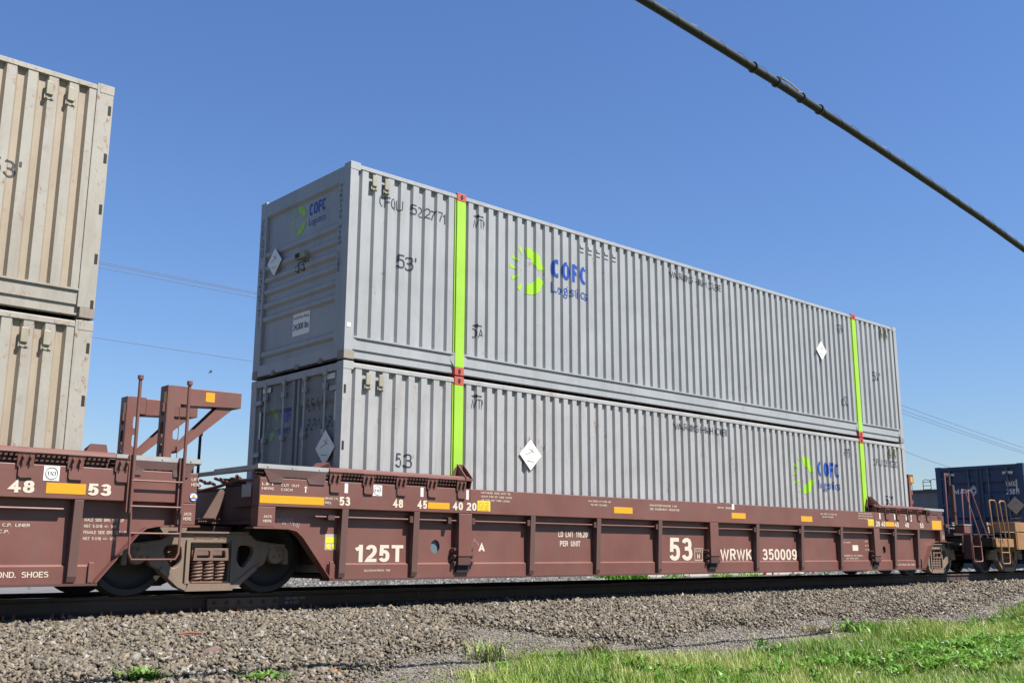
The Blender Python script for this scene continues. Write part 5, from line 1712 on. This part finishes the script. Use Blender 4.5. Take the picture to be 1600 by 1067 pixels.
chunk(-2.76, -2.14, (.11, .05, .06), BROWNST, 'large reddish brown stone lying on the ballast', 'stone', 2)
chunk(-.22, -1.15, (.06, .04, .055), flat('dark_stone', (.05, .05, .05), .9), 'dark grey upright stone on the ballast', 'stone', 3)
chunk(-1.97, -3.12, (.035, .03, .015), flat('orange_litter', (.75, .14, .03), .6), 'scrap of orange litter on the gravel by the bottom edge', 'litter', 4)
chunk(4.83, -1.03, (.06, .03, .012), flat('white_litter', (.75, .75, .73), .6), 'white scrap of paper on the ballast', 'litter', 6)
MB().tube([(0, 0, 0), (.12, .02, .01), (.25, -.01, .0)], .012, 6).build('twig', flat('rusty_stick', (.22, .085, .045), .9), loc=(-2.75, -1.35, float(gh(np.array([-2.7]), np.array([-1.35]))[0]) + .11))
tag(bpy.data.objects['twig'], 'thin rust brown stick lying on the ballast at lower left', 'stick')

# ------------------------------------------------------------------ overhead cable
LASH = flat('lashing_dark_steel', (.035, .036, .038), .5)
cb = empty('overhead_cable', (0, -6.54, 5.1), 'thick black lashed overhead cable crossing the upper right sky', 'cable')
pts = []
for x in np.arange(-22, 45, .6):
    y = -6.42
    z = np.interp(x, [-22, -1.3, 1.85, 7.24, 20, 45], [5.9, 5.37, 5.22, 4.80, 4.45, 5.6])
    pts.append((x, y, z))
# smooth quadratic through the three seen points instead of kinks
co = np.polyfit([-1.30, 1.81, 6.80], [5.24, 5.09, 4.68], 2)
pts = [(x, -6.56, float(np.polyval(co, x)) if -14 < x < 11 else None) for x in np.arange(-14, 11.01, .35)]
pts = [p for p in pts if p[2] is not None]
e0, e1 = pts[0], pts[-1]
pts = [(e0[0] - 25, e0[1], e0[2] + 1.2)] + pts + [(e1[0] + 14, e1[1], e1[2] - .9), (e1[0] + 34, e1[1], e1[2] + .6)]
loc = Vector((0, -6.54, 5.1))
r_ = random.Random(4)
pp = [Vector(p) - loc + Vector((0, r_.uniform(-.002, .002), r_.uniform(-.002, .002))) for p in pts]
MB().tube(pp, .040, 12).build('cable_bundle', CABLE, cb, smooth=True)
MB().tube([p + Vector((0, .012, .046)) for p in pp], .010, 6).build('support_strand', CABLE, cb, smooth=True)
lash = []
for i in range(1, len(pp) - 3):
    a, b = pp[i], pp[i + 1]
    for t in np.linspace(0, 1, 9)[:-1]:
        an = 2 * PI * t * 1.0
        lash.append(a.lerp(b, t) + Vector((0, .047 * math.cos(an), .008 + .050 * math.sin(an))))
MB().tube(lash, .0018, 4).build('lashing_wire', LASH, cb)
for xx in (.35, .75, 1.2, 1.55):
    z = float(np.polyval(co, xx))
    c = Vector((xx, -6.56, z + .004)) - loc
    MB().tube([c - Vector((.008, 0, 0)), c + Vector((.008, 0, 0))], .056, 12).build('cable_clamp', LASH, cb)
c = Vector((.95, -6.59, float(np.polyval(co, .95)) + .062)) - loc
MB().tube([c - Vector((.16, 0, -.008)), c, c + Vector((.16, 0, -.03))], .010, 6).build('splice_rod', ALU, cb)

# ------------------------------------------------------------------ background
def unp(px, py, Y):
    d = rt2 * ((px - 800) / 1574.05) + up2 * ((533.5 - py) / 1574.05) + fwd
    return CAM + d * ((Y - CAM.y) / d.y)
WIRE = flat('wire_dark', (.05, .055, .07), .6)
def wire(a, b, Y, label, ext=1.0, sag=.0, grp='distant power lines'):
    A, B = a, b
    d = B - A
    A2, B2 = A - d * ext, B + d * ext
    n = 12
    P_ = [A2.lerp(B2, i / n) + Vector((0, 0, -sag * 4 * (i / n) * (1 - i / n) + sag * .9)) for i in range(n + 1)]
    o = MB().tube([p - A2 for p in P_], .016, 5).build('power_line', WIRE, loc=A2)
    return tag(o, label, 'power line', grp)

for k, (a, b, lab) in enumerate(((16.62, 16.55, 'topmost of three thin wires between the beige and grey containers'), (16.50, 16.46, 'middle one of three thin wires between the beige and grey containers'),
                    (16.27, 16.22, 'lowest of three close wires between the beige and grey containers'), (12.21, 12.12, 'single faint wire well below the three wires on the left'))):
    wire(Vector((12.4, 45, a)), Vector((22.2, 45, b)), 45, lab, 2.0)
for k, (a, b, c, d, lab) in enumerate(((77.14, 13.2, 103.3, 11.33, 'upper one of three wires sloping down beside the right end of the grey stack'), (77.08, 12.8, 103.2, 10.92, 'middle one of three wires sloping down beside the right end of the grey stack'),
                    (77.04, 12.51, 103.14, 10.72, 'lower one of three wires sloping down beside the right end of the grey stack'), (77.09, 9.15, 85.85, 8.26, 'single wire dropping behind the top corner of the navy container'))):
    wire(Vector((a, 30, b)), Vector((c, 30, d)), 30, lab, .6, .25)

# grey building far behind, between the grey stack and the navy container
B = empty('grey_building', (60, 18, -.44), 'flat roofed grey building behind the gap left of the navy container', 'building')
BM = paint('building_grey_render', (.23, .22, .215), .85, (.17, .16, .15), .3, 0)
bx('wall', 0, 40, -8, 14, 0, 5.0, BM, B)
bx('roof_coping', -.12, 40.1, -8.1, 14.1, 5.001, 5.2, flat('coping_dark', (.06, .06, .065), .6), B)
m = MB()
for k in range(0, 8):
    m.box(-.012, -.001, -7.9 + k * 2.7, -7.87 + k * 2.7, .1, 4.98)
m.build('panel_joint', BM, B)
m = MB()
for y_ in (2.2, 2.75):
    m.tube([(.5, y_, 4.4), (.5, y_, 5.85), (.8, y_, 5.95), (1.5, y_, 5.95), (1.6, y_, 5.8)], .025, 6)
for z_ in (5.25, 5.5, 5.75): m.tube([(.5, 2.2, z_), (.5, 2.75, z_)], .02, 6)
m.tube([(.8, 1.4, 5.2), (.8, 1.4, 5.9), (1.2, 1.3, 5.95), (1.4, 1.2, 5.85)], .022, 6)
m.build('roof_ladder', BLACK, B)
# long cream building seen under the car
B = empty('cream_building', (21.6, 14.6, -.43), 'low cream building with dark roof seen under the middle car', 'building')
CR = paint('cream_render', (.60, .55, .48), .85, (.35, .3, .25), .3, 0)
bx('wall', 0, 14.5, 0, 8, 0, 2.6, CR, B)
bx('roof', -.2, 14.7, -.2, 8.2, 2.601, 2.8, BM, B)
for k in range(3):
    bx('window', 2 + k * 4.3, 4 + k * 4.3, -.02, -.001, 1.1, 2.1, BLUE, B)
REDP = flat('red_post_paint', (.42, .05, .04), .5, 0, .3)
for x, lab in ((21.6, 'leftmost red post seen between car floor and rail'), (22.8, 'second red post from the left under the car'), (31.2, 'third red post, at the left end of the red fence')):
    o = MB().tube([(0, 0, 0), (0, 0, 1.0)], .07, 12).tube([(0, 0, 1.0), (0, 0, 1.04)], [.07, .03], 12).build('bollard', REDP, loc=(x, 14.2, -.44), smooth=True)
    tag(o, lab, 'bollard', 'red posts in front of the cream building')
F = empty('red_fence', (31.5, 14.0, -.44), 'low red rail fence behind the track toward the right', 'fence')
for k in range(5):
    MB().box(k * 1.6 - .03, k * 1.6 + .03, -.03, .03, 0, 1.0).build('fence_post', REDP, F)
for z_ in (.22, .55, .92): MB().box(0, 6.4, -.045, -.031, z_, z_ + .04).build('fence_rail', REDP, F)
m = MB()
for k in range(43): m.box(k * .15 + .02, k * .15 + .035, -.060, -.046, .15, .96)
m.build('fence_picket', REDP, F)
o = MB().box(-.3, .3, -.08, .08, 0, .14).build('parking_block', YSTICK, loc=(10.9, 14.4, -.34), bevel=.02)
tag(o, 'small yellow block lying on the pale crushed stone behind the wheel', 'parking block')
# green scrub behind the track
n = 2600
a = RNG.uniform(18.3, 21.4, n); b = RNG.uniform(12.4, 14.6, n)
blades('scrub', a, b, np.full(n, -.43), RNG.uniform(.15, .42, n), RNG.uniform(.03, .06, n), RNG.uniform(.3, 1.2, n), RNG.random(n), LMAT, 90, prof=(.4, 1, 0), droop=.2)
n = 900
a = np.concatenate([RNG.normal(c, .35, 150) for c in (24, 27, 29, 35, 40, 44)]); b = RNG.uniform(13.0, 13.8, 900)
blades('scrub', a, b, np.full(n, -.43), RNG.uniform(.08, .28, n), RNG.uniform(.03, .05, n), RNG.uniform(.3, 1.2, n), RNG.random(n), LMAT, 91, prof=(.4, 1, 0), droop=.2)
n = 260
a = RNG.uniform(.6, 3.2, n); b = RNG.uniform(3.6, 4.6, n)
blades('scrub', a, b, np.full(n, -.36), RNG.uniform(.06, .2, n), RNG.uniform(.01, .02, n), RNG.uniform(.3, 1.2, n), RNG.random(n), DRY, 92, prof=(.4, 1, 0))
# small yellow-green insect in the air
t = empty('butterfly', (-.515, 3.0, 3.27), 'tiny yellow green butterfly in the sky above the stanchions', 'insect')
MB().tube([(-.02, 0, -.02), (0, 0, 0), (.02, 0, .02)], [.004, .008, .003], 6).build('body', BLACK, t)
WG = flat('wing_yellow_green', (.55, .62, .15), .6)
for s in (-1, 1):
    MB().add([(0, 0, .0), (-.015, s * .035, .03), (.02, s * .045, .012), (.012, s * .01, -.02)], [(0, 1, 2, 3)]).build('wing', WG, t)
